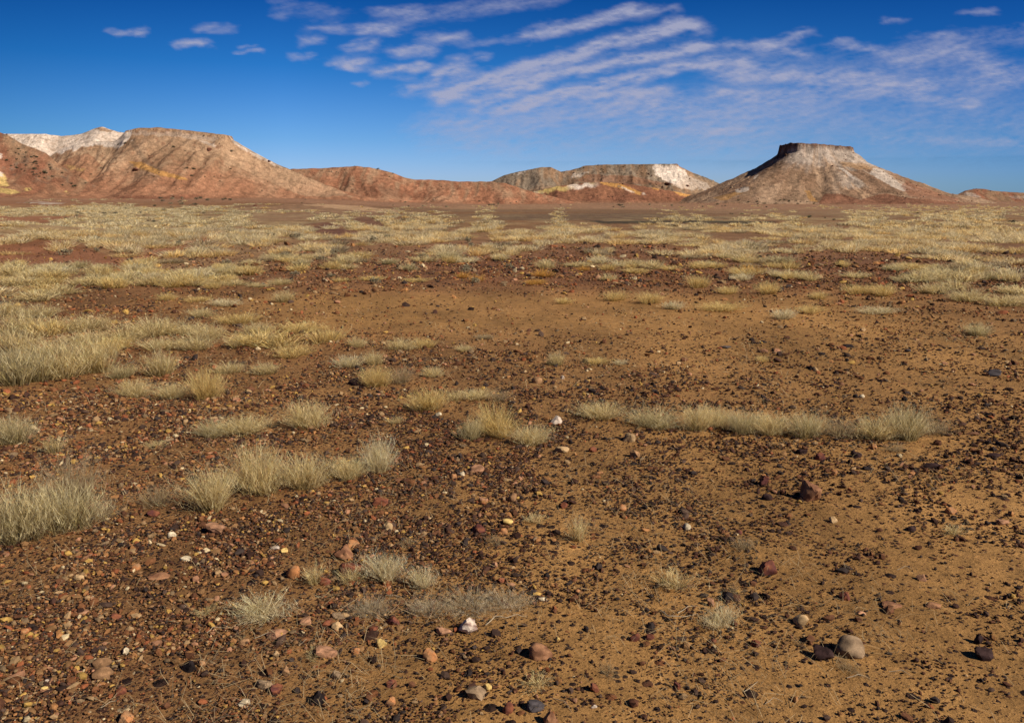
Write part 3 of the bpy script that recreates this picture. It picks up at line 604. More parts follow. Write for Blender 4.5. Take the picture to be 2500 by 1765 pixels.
ROCKS = [
(2072,1615,75,50,'grey','r','rock','big rounded grey boulder-like rock on bare ochre sand, largest at the lower right'),
(2008,1618,50,34,'dark','a','rock','dark maroon rock touching the left side of the big rounded grey rock'),
(1954,1531,38,27,'tan','r','rock','smooth tan egg-shaped stone above and left of the big grey rock'),
(1872,1409,45,38,'maroon','a','rock','knobbly dark maroon rock alone on ochre sand right of the middle'),
(2250,1422,24,17,'pink','a','stone','small pale pink stone on the bare sand at the right, far above the grey rock'),
(2175,1487,50,11,'brown','f','stone','long flat brown stone lying on sand, straight above the big grey rock'),
(2278,1487,35,13,'brown','f','stone','flat brown slab half sunk in sand near the right edge'),
(2060,1468,28,22,'maroon','a','stone','small maroon lump left of the long flat brown stone'),
(2102,1503,24,11,'pink','f','stone','little pinkish flat chip just below the long flat brown stone'),
(2388,1576,22,24,'dark','a','stone','upright pointed dark stone at the far lower right'),
(2400,1616,45,26,'dark','a','rock','jagged dark rock below the upright pointed stone at the far lower right'),
(1845,1583,28,20,'maroon','a','stone','dark red-brown stone in the gravel left of the big grey rock'),
(1741,1572,18,12,'red','r','stone','tiny brick red stone below the bright dry twiggy bush'),
(1677,1297,22,19,'cream','r','stone','round cream stone with dull brown left side on the sand'),
(2447,1283,28,14,'pink','f','stone','flat pink stone with dark shadow close to the right edge'),
(2320,1258,26,18,'orange','a','stone','blocky salmon orange stone on the sand near the right edge'),
(1978,1232,50,52,'brown','a','rock','tall red-brown rock with a ledge standing on ochre sand, right of the middle'),
(1865,1190,24,28,'maroon','a','rock','small upright maroon rock left of the tall red-brown one'),
(1873,1224,26,16,'dark','r','stone','dark rounded stone between the small maroon rock and the tall red-brown rock'),
(2118,1150,26,12,'black','f','stone','black flat stone in front of the long right-hand grass strip'),
(2275,1148,50,16,'dark','f','rock','wide dark brown slab below the right end of the grass strip'),
(2037,1163,16,13,'orange','a','stone','small orange stone between the black flat stone and the tall red-brown rock'),
(2227,1162,15,9,'orange','a','stone','tiny orange chip just left below the wide dark slab'),
(2133,1099,13,15,'orange','a','stone','salmon chip at the front foot of the grass strip, right part'),
(1948,1068,12,12,'orange','a','stone','orange chip tucked into the front of the grass strip, middle part'),
(2425,921,34,15,'blue','a','rock','blue-grey stone on the dark brown flat by the right edge'),
(2090,1121,26,17,'dark','a','stone','dark angular stone close below the grass strip at the right'),
(2208,981,14,12,'black','r','stone','small black stone behind the right end of the grass strip'),
(2103,973,14,10,'cream','r','stone','cream pebble with a black neighbour behind the grass strip'),
(2088,973,12,10,'black','r','stone','black pebble beside the cream one behind the grass strip'),
(2069,849,26,8,'black','f','stone','black flat stone on the smooth ochre flat, right of the centre'),
(2004,868,22,8,'black','f','stone','black stone lying left below another on the smooth ochre flat'),
(1863,838,20,7,'black','f','stone','small black stone farther left on the smooth ochre flat'),
(2216,861,14,8,'blue','a','stone','bluish dark pebble on the flat toward the right'),
(2293,858,14,6,'black','f','stone','thin black pebble on the flat nearest the right edge'),
(1770,851,30,8,'blue','f','stone','slate blue flat stone in the gravel at the edge of the ochre flat'),
(2002,1128,24,22,'maroon','a','stone','maroon lump standing left of the black flat stone under the grass strip'),
(1957,1111,26,14,'dark','a','stone','dark stone with reddish side left of the maroon lump'),
(2426,1119,30,11,'dark','f','stone','dark flat stone below the grass strip at the right edge'),
(2225,1300,24,15,'dark','a','stone','lone dark angular stone on sand below the salmon orange one'),
(1803,1306,18,12,'maroon','r','stone','dark red pebble right of the round cream stone'),
(2035,1278,24,15,'tan','a','stone','dull tan stone below the tall red-brown rock'),
(1163,1156,42,22,'pink','f','rock','flat pinkish slab in dark gravel below the central golden tuft'),
(1127,1164,18,13,'cream','r','stone','cream pebble touching the flat pinkish slab'),
(1107,1172,21,16,'orange','a','stone','orange stone left of the cream pebble and pinkish slab'),
(1358,1038,32,21,'white','a','rock','pinkish white pointed rock between the central tuft and the right grass strip'),
(1536,1082,34,23,'tan','a','rock','blocky light tan rock in front of the left end of the grass strip'),
(1372,1108,40,19,'tan','f','rock','low sandy-tan stone right below the central golden tuft'),
(1550,1121,28,22,'sand','a','rock','brown lump below the blocky light tan rock'),
(1447,1106,22,15,'red','a','stone','reddish stone between the low sandy-tan stone and the brown lump'),
(1071,1019,19,12,'cream','a','stone','bright cream stone at the foot of a golden tuft in the middle'),
(1250,1229,25,27,'sand','r','rock','round brown cobble in the central gravel'),
(1181,1229,26,18,'pink','f','stone','dusty pink-brown stone left of the round brown cobble'),
(930,1238,40,23,'red','a','rock','brick red flaky rock in dark gravel below the big left tuft row'),
(1240,1284,28,16,'yellow','r','stone','smooth pale yellow cobble in the central gravel'),
(1169,1308,38,25,'maroon','a','rock','maroon rock below and left of the pale yellow cobble'),
(1228,1306,25,17,'orange','r','stone','bright red-orange stone right of the maroon rock'),
(946,1301,30,24,'tan','a','rock','orange-tan wedge-shaped rock in the gravel, left of the centre'),
(1377,1243,20,18,'red','a','stone','small brick red stone right of the round brown cobble'),
(840,1372,50,38,'brown','a','rock','rust brown rock crowning a small dark rock pile, left of the centre'),
(855,1412,62,36,'maroon','a','rock','dark red rock at the foot of the small rock pile, left of the centre'),
(862,1340,34,22,'orange','a','rock','pale orange stone on top of the small dark rock pile'),
(1311,938,28,17,'sand','r','rock','tan cobble with dark left side on the central flat'),
(1349,940,12,10,'dark','r','stone','dark pebble right of the tan cobble on the central flat'),
(1373,928,11,12,'white','a','stone','little pale upright chip on the central flat'),
(865,943,34,17,'dark','a','rock','dark rock beside a golden tuft in the left middle'),
(1548,1138,22,10,'black','f','stone','black chip just below the brown lump'),
(1519,1249,23,16,'orange','r','stone','orange-tan stone on the sand right of the middle'),
(1306,1325,17,14,'grey','r','stone','grey-tan pebble in gravel above the dry twig bush'),
(1206,1390,20,19,'pink','a','stone','pale pinkish stone above the grey matted plant'),
(1464,1159,18,9,'orange','f','stone','flat light orange chip in the sand below the grass strip'),
(717,1416,36,34,'orange','r','rock','round orange-pink rock left of the twiggy straw bush'),
(675,1567,56,28,'pink','f','rock','broad pink-orange slab at the left, under the sprawling dry twigs'),
(746,1531,34,23,'pink','a','rock','pink stone left of a red one under the sprawling dry twigs'),
(800,1534,29,19,'red','a','stone','red stone wedged between two pink-tan ones below the grey mat'),
(824,1543,30,26,'tan','a','stone','tan stone at the right end of the small row below the grey mat'),
(828,1514,42,19,'grey','f','rock','grey flat slab resting above the row of red and tan stones'),
(596,1577,32,18,'sand','f','stone','tan-pink flat stone left of the broad pink-orange slab'),
(793,1431,36,22,'red','a','rock','rough red stone right of the round orange-pink rock'),
(252,1634,42,24,'sand','r','rock','brown oval cobble at the lower left, upper one of a pair'),
(252,1664,45,26,'sand','r','rock','brown oval cobble at the lower left, lower one of a pair'),
(307,1600,18,17,'cream','a','stone','cream blocky pebble standing out in the dark gravel at the lower left'),
(492,1631,24,20,'orange','a','stone','bright orange chip in the dark gravel, lower left of the broad pink slab'),
(463,1643,38,28,'black','a','rock','blackish rock left of the bright orange chip'),
(647,1686,48,28,'grey','f','rock','grey-cream tilted slab above a dark red one at the bottom left'),
(676,1698,36,26,'maroon','a','rock','dark red slab leaning against the grey-cream tilted one'),
(800,1612,56,32,'pink','a','rock','knobbly pinkish orange rock above the bottom centre-left'),
(597,1727,31,18,'cream','a','stone','cream angular stone near the bottom edge at the left'),
(295,1701,28,21,'red','a','stone','rust red stone below the pair of brown oval cobbles'),
(333,1394,23,16,'orange','r','stone','orange pebble in dark gravel below the leftmost big shrub'),
(455,1372,31,13,'cream','f','stone','thin cream flake in dark gravel below the left grass'),
(672,1346,28,14,'white','f','stone','white flake beside a pale yellow stone, left of the rock pile'),
(694,1351,19,12,'yellow','a','stone','pale yellow stone touching the white flake'),
(420,1317,21,18,'cream','r','stone','rounded cream stone below the second big tuft from the left'),
(529,1309,46,30,'pink','a','rock','pink-red rock in gravel right of the rounded cream stone'),
(376,1265,32,18,'maroon','a','rock','maroon rock at the foot of the thin grey twigs on the left'),
(61,1551,23,14,'orange','a','stone','orange-pink stone close to the left edge in dark gravel'),
(697,1653,27,26,'sand','a','stone','reddish-brown block above the dark red slab'),
(822,1661,27,22,'grey','a','stone','split grey-tan stone below the knobbly pinkish orange rock'),
(778,1727,36,40,'black','a','rock','upright black rock near the bottom, left of the centre'),
(309,1768,36,26,'orange','a','rock','orange-red stone cut by the bottom edge at the left'),
(111,1688,19,11,'yellow','f','stone','pale yellow chip at the lower left'),
(116,1668,11,9,'white','r','stone','tiny round white pebble above the pale yellow chip'),
(389,1417,52,11,'brown','f','rock','long flat olive-brown stone in the dark gravel at the left'),
(675,1609,19,20,'tan','a','stone','tan block under the broad pink-orange slab'),
(283,1515,27,15,'red','f','stone','dull red stone in the middle of the left dark gravel'),
(192,1420,23,15,'tan','a','stone','dull tan stone in the left dark gravel under the biggest shrub'),
(200,1502,31,9,'pink','f','stone','thin pink-brown chip left of the dull red stone'),
(1142,1552,56,42,'white','a','rock','two-tone rock, white-pink front and maroon top, beside the grey mat'),
(931,1586,32,27,'yellow','a','rock','bright pale yellow faceted stone left of the orange-tan upright rock'),
(1050,1620,42,40,'orange','a','rock','upright orange-tan rock with a dark shadow on its left'),
(1320,1615,66,40,'brown','r','rock','large brown sandstone lump half buried in ochre sand, bottom centre'),
(959,1531,38,28,'maroon','a','rock','dark maroon flaky rock at the lower edge of the grey mat'),
(912,1548,26,18,'red','a','stone','brick red stone left of the dark maroon flaky rock'),
(1085,1556,46,24,'pink','a','rock','mauve-pink broken stone left of the two-tone rock'),
(1191,1688,23,21,'yellow','r','stone','bright yellow pebble touching a grey-brown rock at the bottom'),
(1162,1712,60,33,'grey','a','rock','grey-brown double-humped rock near the bottom centre'),
(1240,1747,33,34,'red','r','rock','round rusty red rock near the bottom edge'),
(1308,1742,52,34,'blue','f','rock','slanting slate-purple slab near the bottom centre'),
(1345,1778,44,44,'brown','a','rock','dark brown rock under the slanting slab, cut by the bottom edge'),
(955,1724,25,24,'orange','a','stone','bright orange stone near the bottom, left of the grey-brown rock'),
(956,1680,31,20,'maroon','a','stone','maroon stone above the bright orange one near the bottom'),
(1549,1568,28,25,'maroon','a','stone','dark red stone, left one of a pair on ochre sand'),
(1586,1565,25,17,'maroon','a','stone','dark red flat stone, right one of a pair on ochre sand'),
(1451,1694,25,28,'maroon','a','rock','maroon stone with an orange tip near the bottom, right of the centre'),
(1450,1731,18,13,'white','f','stone','white flake near the bottom edge right of the slanting slab'),
(1323,1470,27,13,'cream','f','stone','cream stone right of the grey matted plant'),
(1361,1565,14,10,'yellow','a','stone','small yellow chip above the large brown sandstone lump'),
(1410,1450,15,13,'orange','r','stone','small red-orange pebble below the thin upright twigs'),
(1247,1433,23,11,'pink','f','stone','flat pink-white stone behind the grey matted plant'),
(1224,1424,20,15,'red','a','stone','small dull red stone behind the grey matted plant'),
(868,1598,26,18,'orange','a','stone','dull orange stone left of the bright pale yellow one'),
(1653,1687,20,22,'maroon','a','stone','dark red upright stone on the sand near the bottom right of the middle'),
(1775,1470,40,22,'black','a','rock','black stone heap behind the bright dry twiggy bush'),
(1735,1484,20,24,'pink','a','stone','upright pink-brown stone behind the bright dry twiggy bush'),
(1280,912,12,8,'tan','a','stone','small tan chip on the central flat behind the tan cobble'),
(640,700,20,9,'blue','a','stone','pale slate stone on the left plain'),
]
def frange(lst): return lst
used = {}
def place_rock(i, cx, by, w, h, ck, sh, nm, lab):
    gx, gy, g, t = ground(cx, by - h*.12); gx, gy = float(gx), float(gy); d = math.hypot(gx, gy)
    Wd = w*d/F*.98; dp = Wd*(.8 if sh != 'f' else .7); ht = h*d/F*(1.0 if sh != 'f' else .8)
    y = gy + dp*.38; x = gx*(y/gy)
    two = {'white': PAL['maroon'] if 'two-tone' in lab else None, 'maroon': PAL['red'], 'grey': (.21,.14,.085), 'orange': PAL['sand'], 'brown': (.20,.09,.05), 'red': (.17,.06,.04)}.get(ck)
    P, f, c = rock_mesh(311+i*11, sh, PAL[ck], two)
    P = P*np.array([Wd/2, dp/2, ht*.58]); 
    me = mesh_from(nm, P, f, c, True); me.set_sharp_from_angle(angle=rad(24 if sh != 'r' else 40))
    o = link(nm, me, stone_mat, lab, nm)
    o.location = (x, y, float(gz(x, y)) + ht*.58*.5)
    if ck in ('cream','yellow','white','pink','orange','tan') and w < 30: o.rotation_euler = (0, 0, i*1.3 % .6-.3)
for i, r in enumerate(ROCKS): place_rock(i, *r)

# ------------------------------------------------------------------ dry grass and low bushes
grass_mat = newmat('dry_stem', .8, trans=.55, spec=.04)
def ribbon(P, side, w):
    """P (n,k,3) centre lines, side (n,3), w (k,) half widths; last point is a tip"""
    n, k, _ = P.shape
    L_ = P[:, :-1] - side[:, None]*w[None, :-1, None]; R_ = P[:, :-1] + side[:, None]*w[None, :-1, None]
    V = np.concatenate([np.stack([L_, R_], 2).reshape(n, -1, 3), P[:, -1:]], 1)
    fs = []
    for j in range(k-2):
        a = 2*j; fs += [[a, a+1, a+3], [a, a+3, a+2]]
    a = 2*(k-2); fs += [[a, a+1, a+2]]
    lev = np.concatenate([np.repeat(np.arange(k-1)/(k-1), 2), [1.]])
    return V, np.array(fs), lev
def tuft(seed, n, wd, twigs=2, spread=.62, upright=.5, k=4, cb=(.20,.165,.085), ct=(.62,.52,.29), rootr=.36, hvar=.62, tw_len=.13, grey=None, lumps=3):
    rng = np.random.default_rng(seed)
    # several lobes make an uneven outline
    lc = rng.uniform(-.27, .27, (lumps, 2)); lh = rng.uniform(.58, 1.0, lumps); li = rng.integers(0, lumps, n)
    rr = rootr*np.sqrt(rng.uniform(0, 1, n))*.62; ph = rng.uniform(0, 2*math.pi, n)
    root = lc[li] + np.stack([rr*np.cos(ph), rr*np.sin(ph)], 1)
    rho = rr/(rootr*.62)
    out = np.stack([np.cos(ph), np.sin(ph)], 1)*(rho*spread*.5)[:, None] + rng.normal(0, .13*spread, (n, 2)) + root*.35
    hgt = lh[li]*(1 - .22*rho**2)*(1-hvar*rng.uniform(0, 1, n)**1.3)
    fly = rng.uniform(0, 1, n) < .09; out = np.where(fly[:, None], out*1.9 + rng.normal(0, .12, (n, 2)), out); hgt = np.where(fly, hgt*rng.uniform(.5, 1.25, n), hgt)
    ts = np.linspace(0, 1, k)
    P = np.zeros((n, k, 3)); bend = rng.normal(0, .05, (n, 2))
    for j, t in enumerate(ts):
        P[:, j, :2] = root + out*(t**(1+upright)) + bend*math.sin(t*math.pi)
        P[:, j, 2] = hgt*t**.9
    if k > 3: P[:, 1:-1, :2] += rng.normal(0, .012, (n, k-2, 2))
    an = rng.uniform(0, 2*math.pi, n); side = np.stack([np.cos(an), np.sin(an), np.zeros(n)], 1)
    V, fs, lev = ribbon(P, side, wd*np.linspace(1, .45, k))
    m = V.shape[1]; F_ = (fs[None]+(np.arange(n)*m)[:, None, None]).reshape(-1, 3)
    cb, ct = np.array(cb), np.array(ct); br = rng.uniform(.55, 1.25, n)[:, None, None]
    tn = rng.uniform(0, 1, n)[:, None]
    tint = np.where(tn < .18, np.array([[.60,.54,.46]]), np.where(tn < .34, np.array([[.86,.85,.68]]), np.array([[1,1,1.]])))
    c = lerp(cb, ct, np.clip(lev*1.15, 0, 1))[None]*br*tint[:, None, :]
    Vs = [V.reshape(-1, 3)]; Fs = [F_]; Cs = [c.reshape(-1, 3)]; off = n*m
    for q in range(twigs):
        tt = rng.uniform(.3, .98, n); seg = np.minimum((tt*(k-1)).astype(int), k-2); fr = tt*(k-1)-seg; ii = np.arange(n)
        p0 = P[ii, seg]*(1-fr[:, None]) + P[ii, seg+1]*fr[:, None]
        a2 = rng.uniform(0, 2*math.pi, n); ln = tw_len*rng.uniform(.5, 1.3, n)
        dr = np.stack([np.cos(a2)*.75, np.sin(a2)*.75, rng.uniform(.3, 1.3, n)], 1)*ln[:, None]
        PP = np.stack([p0, p0+dr], 1); V2, f2, l2 = ribbon(PP, side, np.array([wd*.7, 0]))
        Vs.append(V2.reshape(-1, 3)); Fs.append((f2[None]+(np.arange(n)*3)[:, None, None]).reshape(-1, 3)+off); off += n*3
        c2 = lerp(cb, ct, np.clip(tt*1.15, 0, 1))[:, None, :]*br*tint[:, None, :]*np.ones((1, 3, 1)); Cs.append(c2.reshape(-1, 3))
    V = np.concatenate(Vs); V[:, 0] /= max(1e-3, np.percentile(np.abs(V[:, 0]), 96)*2); V[:, 1] /= np.percentile(np.abs(V[:, 1]), 96)*2
    V[:, 2] /= np.percentile(V[:, 2], 98)
    return V, np.concatenate(Fs), np.clip(np.concatenate(Cs), 0, 1)
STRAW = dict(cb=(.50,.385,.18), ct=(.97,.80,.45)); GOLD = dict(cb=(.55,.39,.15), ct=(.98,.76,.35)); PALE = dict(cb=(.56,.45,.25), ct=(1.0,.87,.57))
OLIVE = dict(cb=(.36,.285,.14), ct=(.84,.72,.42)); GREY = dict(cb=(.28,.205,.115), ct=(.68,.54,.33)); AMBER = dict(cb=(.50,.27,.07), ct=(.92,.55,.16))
PROTO = {}
def proto(key):
    if key in PROTO: return PROTO[key]
    kind, var, lod = key; s = hash_(key)
    col = dict(straw=STRAW, gold=GOLD, pale=PALE, olive=OLIVE, grey=GREY, amber=AMBER, twig=PALE, thin=STRAW, mat=GREY)[kind]
    if kind == 'twig': a = tuft(s, 260, .0062, 9, 1.35, .3, 5, rootr=.26, tw_len=.2, lumps=2, hvar=.5, **col)
    elif kind == 'thin': a = tuft(s, 130, .0085, 5, .9, .4, 5, rootr=.3, tw_len=.16, lumps=2, hvar=.6, **col)
    elif kind == 'mat': a = tuft(s, 480, .0062, 8, 2.2, .1, 5, rootr=.85, tw_len=.22, lumps=7, hvar=.9, cb=(.36,.29,.20), ct=(.84,.71,.49))
    elif kind == 'grey' and lod == 0: a = tuft(s, 230, .0052, 7, 1.25, .35, 5, rootr=.42, tw_len=.17, lumps=5, hvar=.65, **col)
    elif lod == 0: a = tuft(s, 520, .0056, 5, .95, .5, 5, tw_len=.14, lumps=4+var, **col)
    elif lod == 1: a = tuft(s, 430, .0075, 3, .72, .5, 3, tw_len=.14, lumps=4+var, **col)
    else: a = tuft(s, 270, .0125, 2, .7, .5, 3, tw_len=.12, lumps=3+var, **col)
    me = mesh_from('dry_bush' if kind in ('twig', 'thin', 'mat', 'grey') else 'grass_tuft', *a); me.materials.append(grass_mat); PROTO[key] = me; return me
def hash_(k): return (sum((i+1)*ord(c) for i, c in enumerate(str(k)))*37) % 99991
def put_tuft(cx, by, w, h, kind, lab, group=None, idx=0, lod=None):
    gx, gy, g, t = ground(cx, by-h*.10); gx, gy = float(gx), float(gy); d = math.hypot(gx, gy)
    Wd = w*d/F; dp = min(max(Wd*.8, .12), .6); ht = h*d/F*1.04; 
    Wd *= .92; ht = max(.03, ht*(.93 if d > 7 else .86)*(1, .84, 1.08, .92, .78, 1.04, .88)[idx % 7] - dp*.30*CAMZ/d) if kind != 'mat' else max(.05, ht - dp*.8*CAMZ/d)
    y = gy+dp*.30; x = gx*(y/gy)
    if lod is None: lod = 0 if d < 7.5 else (1 if d < 16 else 2)
    if kind in ('twig', 'thin', 'mat'): lod = 0
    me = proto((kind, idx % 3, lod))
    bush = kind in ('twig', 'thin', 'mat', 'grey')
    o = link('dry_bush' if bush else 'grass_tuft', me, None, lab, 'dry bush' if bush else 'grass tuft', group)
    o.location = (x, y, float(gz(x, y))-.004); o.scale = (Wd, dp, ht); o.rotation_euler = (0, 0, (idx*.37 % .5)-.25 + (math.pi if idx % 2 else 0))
    return o
TUFTS = [
(52,1350,180,160,'olive','leftmost big olive-grey grass clump, cut by the left edge in the foreground'),
(172,1322,180,165,'olive','big olive straw clump right beside the leftmost one in the foreground'),
(178,1248,130,130,'grey','taller greyish clump rising behind the two big left foreground clumps'),
(262,1282,100,60,'grey','dark wispy low bush at the right foot of the big left clumps'),
(388,1252,110,88,'grey','thin grey upright twigs between the left clumps and the round straw clump'),
(510,1266,140,118,'straw','round straw clump with a dark shadow at its left foot'),
(636,1232,150,160,'straw','tallest straw clump of the joined foreground row left of the centre'),
(748,1210,150,112,'straw','middle clump of the joined straw row left of the centre'),
(858,1188,110,86,'straw','low clump filling the gap near the right end of the joined straw row'),
(934,1166,100,98,'pale','pale clump closing the right end of the joined straw row'),
(520,1078,100,55,'olive','small olive clump at the left end of the pair behind the joined row'),
(592,1072,150,72,'straw','wide straw clump behind the joined row'),
(755,1060,125,76,'straw','rounded straw clump right of the wide one behind the joined row'),
(36,1097,112,84,'olive','grey-green clump at the left edge behind the big foreground ones'),
(132,1116,64,56,'thin','sparse straw stems right of the grey-green clump at the left edge'),
(380,1100,60,26,'thin','small flattened pale tuft lying on bare gravel at the left'),
(505,990,92,80,'gold','golden clump leaning right at the end of the left middle row'),
(415,983,95,50,'straw','low straw clump left of the golden leaning one'),
(330,977,92,52,'straw','low straw clump, left member of the row with the golden leaning one'),
(402,928,98,64,'straw','fluffy straw clump behind the golden leaning one'),
(288,932,74,42,'olive','small olive clump left of the fluffy straw one'),
(62,952,140,92,'olive','large soft olive clump at the left edge of the left middle mass'),
(152,936,150,98,'straw','large pale straw clump in the middle of the left middle mass'),
(235,922,120,78,'straw','straw clump at the right shoulder of the left middle mass'),
(568,916,84,34,'straw','low straw clump alone on red gravel left of the middle'),
(655,920,86,42,'straw','straw clump with a pale right side next to the low lone one'),
(40,872,130,58,'straw','straw clump at the left edge behind the left middle mass'),
(200,850,120,40,'straw','straw clump behind the left middle mass, second from the edge'),
(290,858,80,34,'gold','yellowish clump behind the fluffy straw clump'),
(395,862,110,40,'straw','straw clump in the long back row above the red gravel, left member'),
(485,862,110,38,'straw','straw clump in the long back row above the red gravel, right member'),
(712,880,110,42,'gold','golden clump with darker right half left of the bright pale one'),
(848,906,84,46,'pale','brightest pale clump in the left middle'),
(908,897,62,36,'straw','small straw clump touching the brightest pale one on its right'),
(918,956,92,68,'gold','tall golden clump with a dark rock at its left foot'),
(985,946,84,56,'grey','greyish twiggy clump right of the tall golden one'),
(1058,926,64,32,'straw','low straw clump behind the greyish twiggy one'),
(1048,1012,118,64,'gold','dark-footed golden clump with a cream stone at its foot'),
(1110,984,70,40,'thin','thin wisps between the dark-footed golden clump and the pale low one'),
(1160,982,100,42,'straw','low pale straw clump right of the dark-footed golden one'),
(1222,986,70,36,'grey','greyish tail of the low pale straw clump'),
(968,1042,60,30,'thin','small pale bare twigs left of the dark-footed golden clump, lower'),
(1212,1082,128,94,'gold','main golden lobe of the big central tuft'),
(1292,1098,116,78,'straw','straw right lobe of the big central tuft'),
(1152,1084,66,60,'olive','dark twiggy left lobe of the big central tuft'),
(1462,1034,128,62,'straw','left end clump of the long grass strip right of the centre'),
(1592,1058,150,78,'olive','second grey-green clump from the left in the long grass strip'),
(1692,1062,100,72,'straw','third clump from the left in the long grass strip'),
(1750,1056,90,70,'straw','fourth clump from the left in the long grass strip, straw topped'),
(1815,1070,95,70,'olive','fifth clump of the long grass strip, grey-green and slightly forward'),
(1890,1078,115,78,'straw','sixth clump of the long grass strip, in its middle'),
(1972,1082,105,70,'olive','seventh clump of the long grass strip, darker with bluish foot'),
(2050,1080,105,66,'grey','low grey clump in the dip of the long grass strip'),
(2125,1086,115,84,'straw','tall straw clump near the right end of the long grass strip'),
(2205,1088,110,92,'olive','tallest clump at the right end of the long grass strip'),
(2282,1072,90,54,'grey','wispy trailing clump closing the right end of the long grass strip'),
(980,860,92,32,'straw','pale straw clump on gravel, left of a small one at centre-left'),
(1036,856,62,34,'gold','small golden clump at the right end of the centre-left row'),
(868,852,60,26,'straw','small straw clump at the left end of the centre-left row'),
(1136,862,48,22,'straw','tiny straw tuft alone right of the centre-left row'),
(1180,832,54,18,'grey','tiny grey tuft on the edge of the ochre flat'),
(1362,898,54,38,'straw','upright straw tuft alone on the central flat'),
(1455,894,72,22,'gold','flat golden tuft right of the upright one on the central flat'),
(1515,893,42,15,'pale','pale low tuft right of the flat golden one'),
(1862,888,38,22,'gold','single yellowish tuft on the stony flat right of the centre'),
(2395,825,74,30,'olive','dark rounded tuft on the flat close to the right edge'),
(1412,1335,66,92,'thin','sparse bush of thin upright bleached twigs in the foreground middle'),
(1300,1285,66,40,'thin','faint sparse twigs above the thin upright bleached bush'),
(938,1447,128,96,'twig','bright straw twiggy bush right of the small rock pile'),
(856,1440,84,64,'thin','dull grey-green bush touching the left of the bright twiggy one'),
(1042,1450,92,74,'twig','brownish fine bush right of the bright twiggy one'),
(905,1515,130,48,'mat','grey-tan matted twigs under the bright twiggy bush'),
(1040,1508,110,36,'mat','brownish matted litter linking the two grey mats'),
(1150,1510,190,54,'mat','broad dead grey matted plant in the foreground middle'),
(1245,1498,150,50,'mat','right wing of the dead grey matted plant'),
(1640,1452,120,62,'thin','wispy straw bush behind pale curled sticks right of the middle'),
(1320,1692,90,46,'thin','sparse straw bush behind the slanting slate-purple slab'),
(1490,1662,54,24,'grey','tiny pale tuft left of the dark red upright stone'),
(1752,1552,110,86,'twig','bright dry twiggy bush on the sand right of the middle'),
(1818,1352,68,38,'grey','small dull bush above the knobbly dark maroon rock'),
(2320,1312,74,32,'thin','faint dry stems on the bare sand at the right'),
(2075,1652,62,34,'grey','small dry bush right in front of the big rounded grey rock'),
(665,1530,185,74,'twig','sprawling dry twigs at the left below the round orange-pink rock'),
(508,1516,64,38,'thin','small straw stems left of the sprawling dry twigs'),
(770,1440,56,70,'thin','one tall branching dead stem beside the small rock pile'),
(762,1622,34,34,'thin','short dead twigs between two pinkish rocks at the lower left'),
(1790,1465,50,28,'grey','scruffy low bush behind the black stone heap'),
(1215,1335,60,26,'grey','dark low scrub in gravel below the dark red rock'),
(1000,1340,60,30,'grey','faint brown scrub right of the rock pile in dark gravel'),
(2190,1108,60,26,'grey','low brown scrub at the front of the strip, right part'),
]
for i, tt in enumerate(TUFTS):
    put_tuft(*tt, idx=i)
# mid-distance single tufts seen one by one on the right-hand plain, and the rest
MIDS = [(1707,708,58,26,'gold'),(1780,722,62,20,'gold'),(1879,722,62,22,'gold'),(1995,734,46,17,'gold'),(1500,739,62,20,'gold'),(1375,745,48,14,'gold'),(1590,746,68,21,'gold'),
 (1642,759,52,18,'pale'),(1770,764,115,22,'gold'),(1911,783,62,19,'pale'),(1974,769,72,17,'gold'),(2140,772,90,14,'pale'),(2100,724,70,22,'gold'),(2160,727,70,20,'gold'),(2282,722,70,22,'straw'),
 (2345,715,70,26,'straw'),(2372,742,90,22,'straw'),(2455,753,110,22,'straw'),(1325,680,58,16,'amber'),(1305,698,58,13,'amber'),(1490,662,54,12,'gold'),(1555,670,66,12,'gold'),(1645,663,62,13,'gold'),(1700,660,62,14,'gold'),
 (1832,674,52,20,'amber'),(1425,664,40,10,'amber'),(1755,657,56,13,'gold'),(1985,690,70,16,'straw'),(1930,686,50,14,'gold'),(2085,682,70,14,'straw'),(2250,690,80,14,'olive'),(1880,656,50,12,'gold'),(1545,657,50,9,'gold'),
 (30,776,62,32,'straw'),(105,782,96,22,'straw'),(403,737,46,14,'gold'),(487,741,62,14,'gold'),(548,751,82,14,'pale'),(495,779,62,20,'straw'),(583,796,104,22,'gold'),(700,742,60,26,'straw'),
 (62,824,130,34,'straw'),(200,818,130,32,'straw'),(305,838,120,34,'straw'),(385,828,120,34,'straw'),(470,824,100,26,'straw'),(640,820,90,22,'straw'),(725,818,120,24,'gold'),(800,845,90,28,'gold'),(640,850,70,28,'olive'),
 (590,856,80,34,'straw'),(515,835,90,28,'straw'),(140,880,110,34,'straw'),(240,880,90,32,'gold'),(20,905,90,34,'olive'),
 (385,700,80,16,'gold'),(430,704,60,12,'gold'),(500,700,70,12,'straw'),(570,700,70,11,'straw'),(630,704,60,10,'straw'),(680,698,60,12,'straw'),(110,698,80,14,'gold'),(240,698,70,12,'gold'),(520,708,40,14,'gold'),
 (840,690,50,10,'gold'),(900,688,70,9,'gold'),(1010,690,70,8,'gold'),(1130,682,40,12,'amber'),(1165,690,40,14,'amber')]
GN = {'gold': 'golden grass tufts on the mid plain', 'amber': 'amber grass tufts on the mid plain', 'straw': 'straw grass tufts on the mid plain', 'pale': 'pale grass tufts on the mid plain', 'olive': 'olive grass tufts on the mid plain', 'grey': 'grey scrub tufts on the mid plain'}
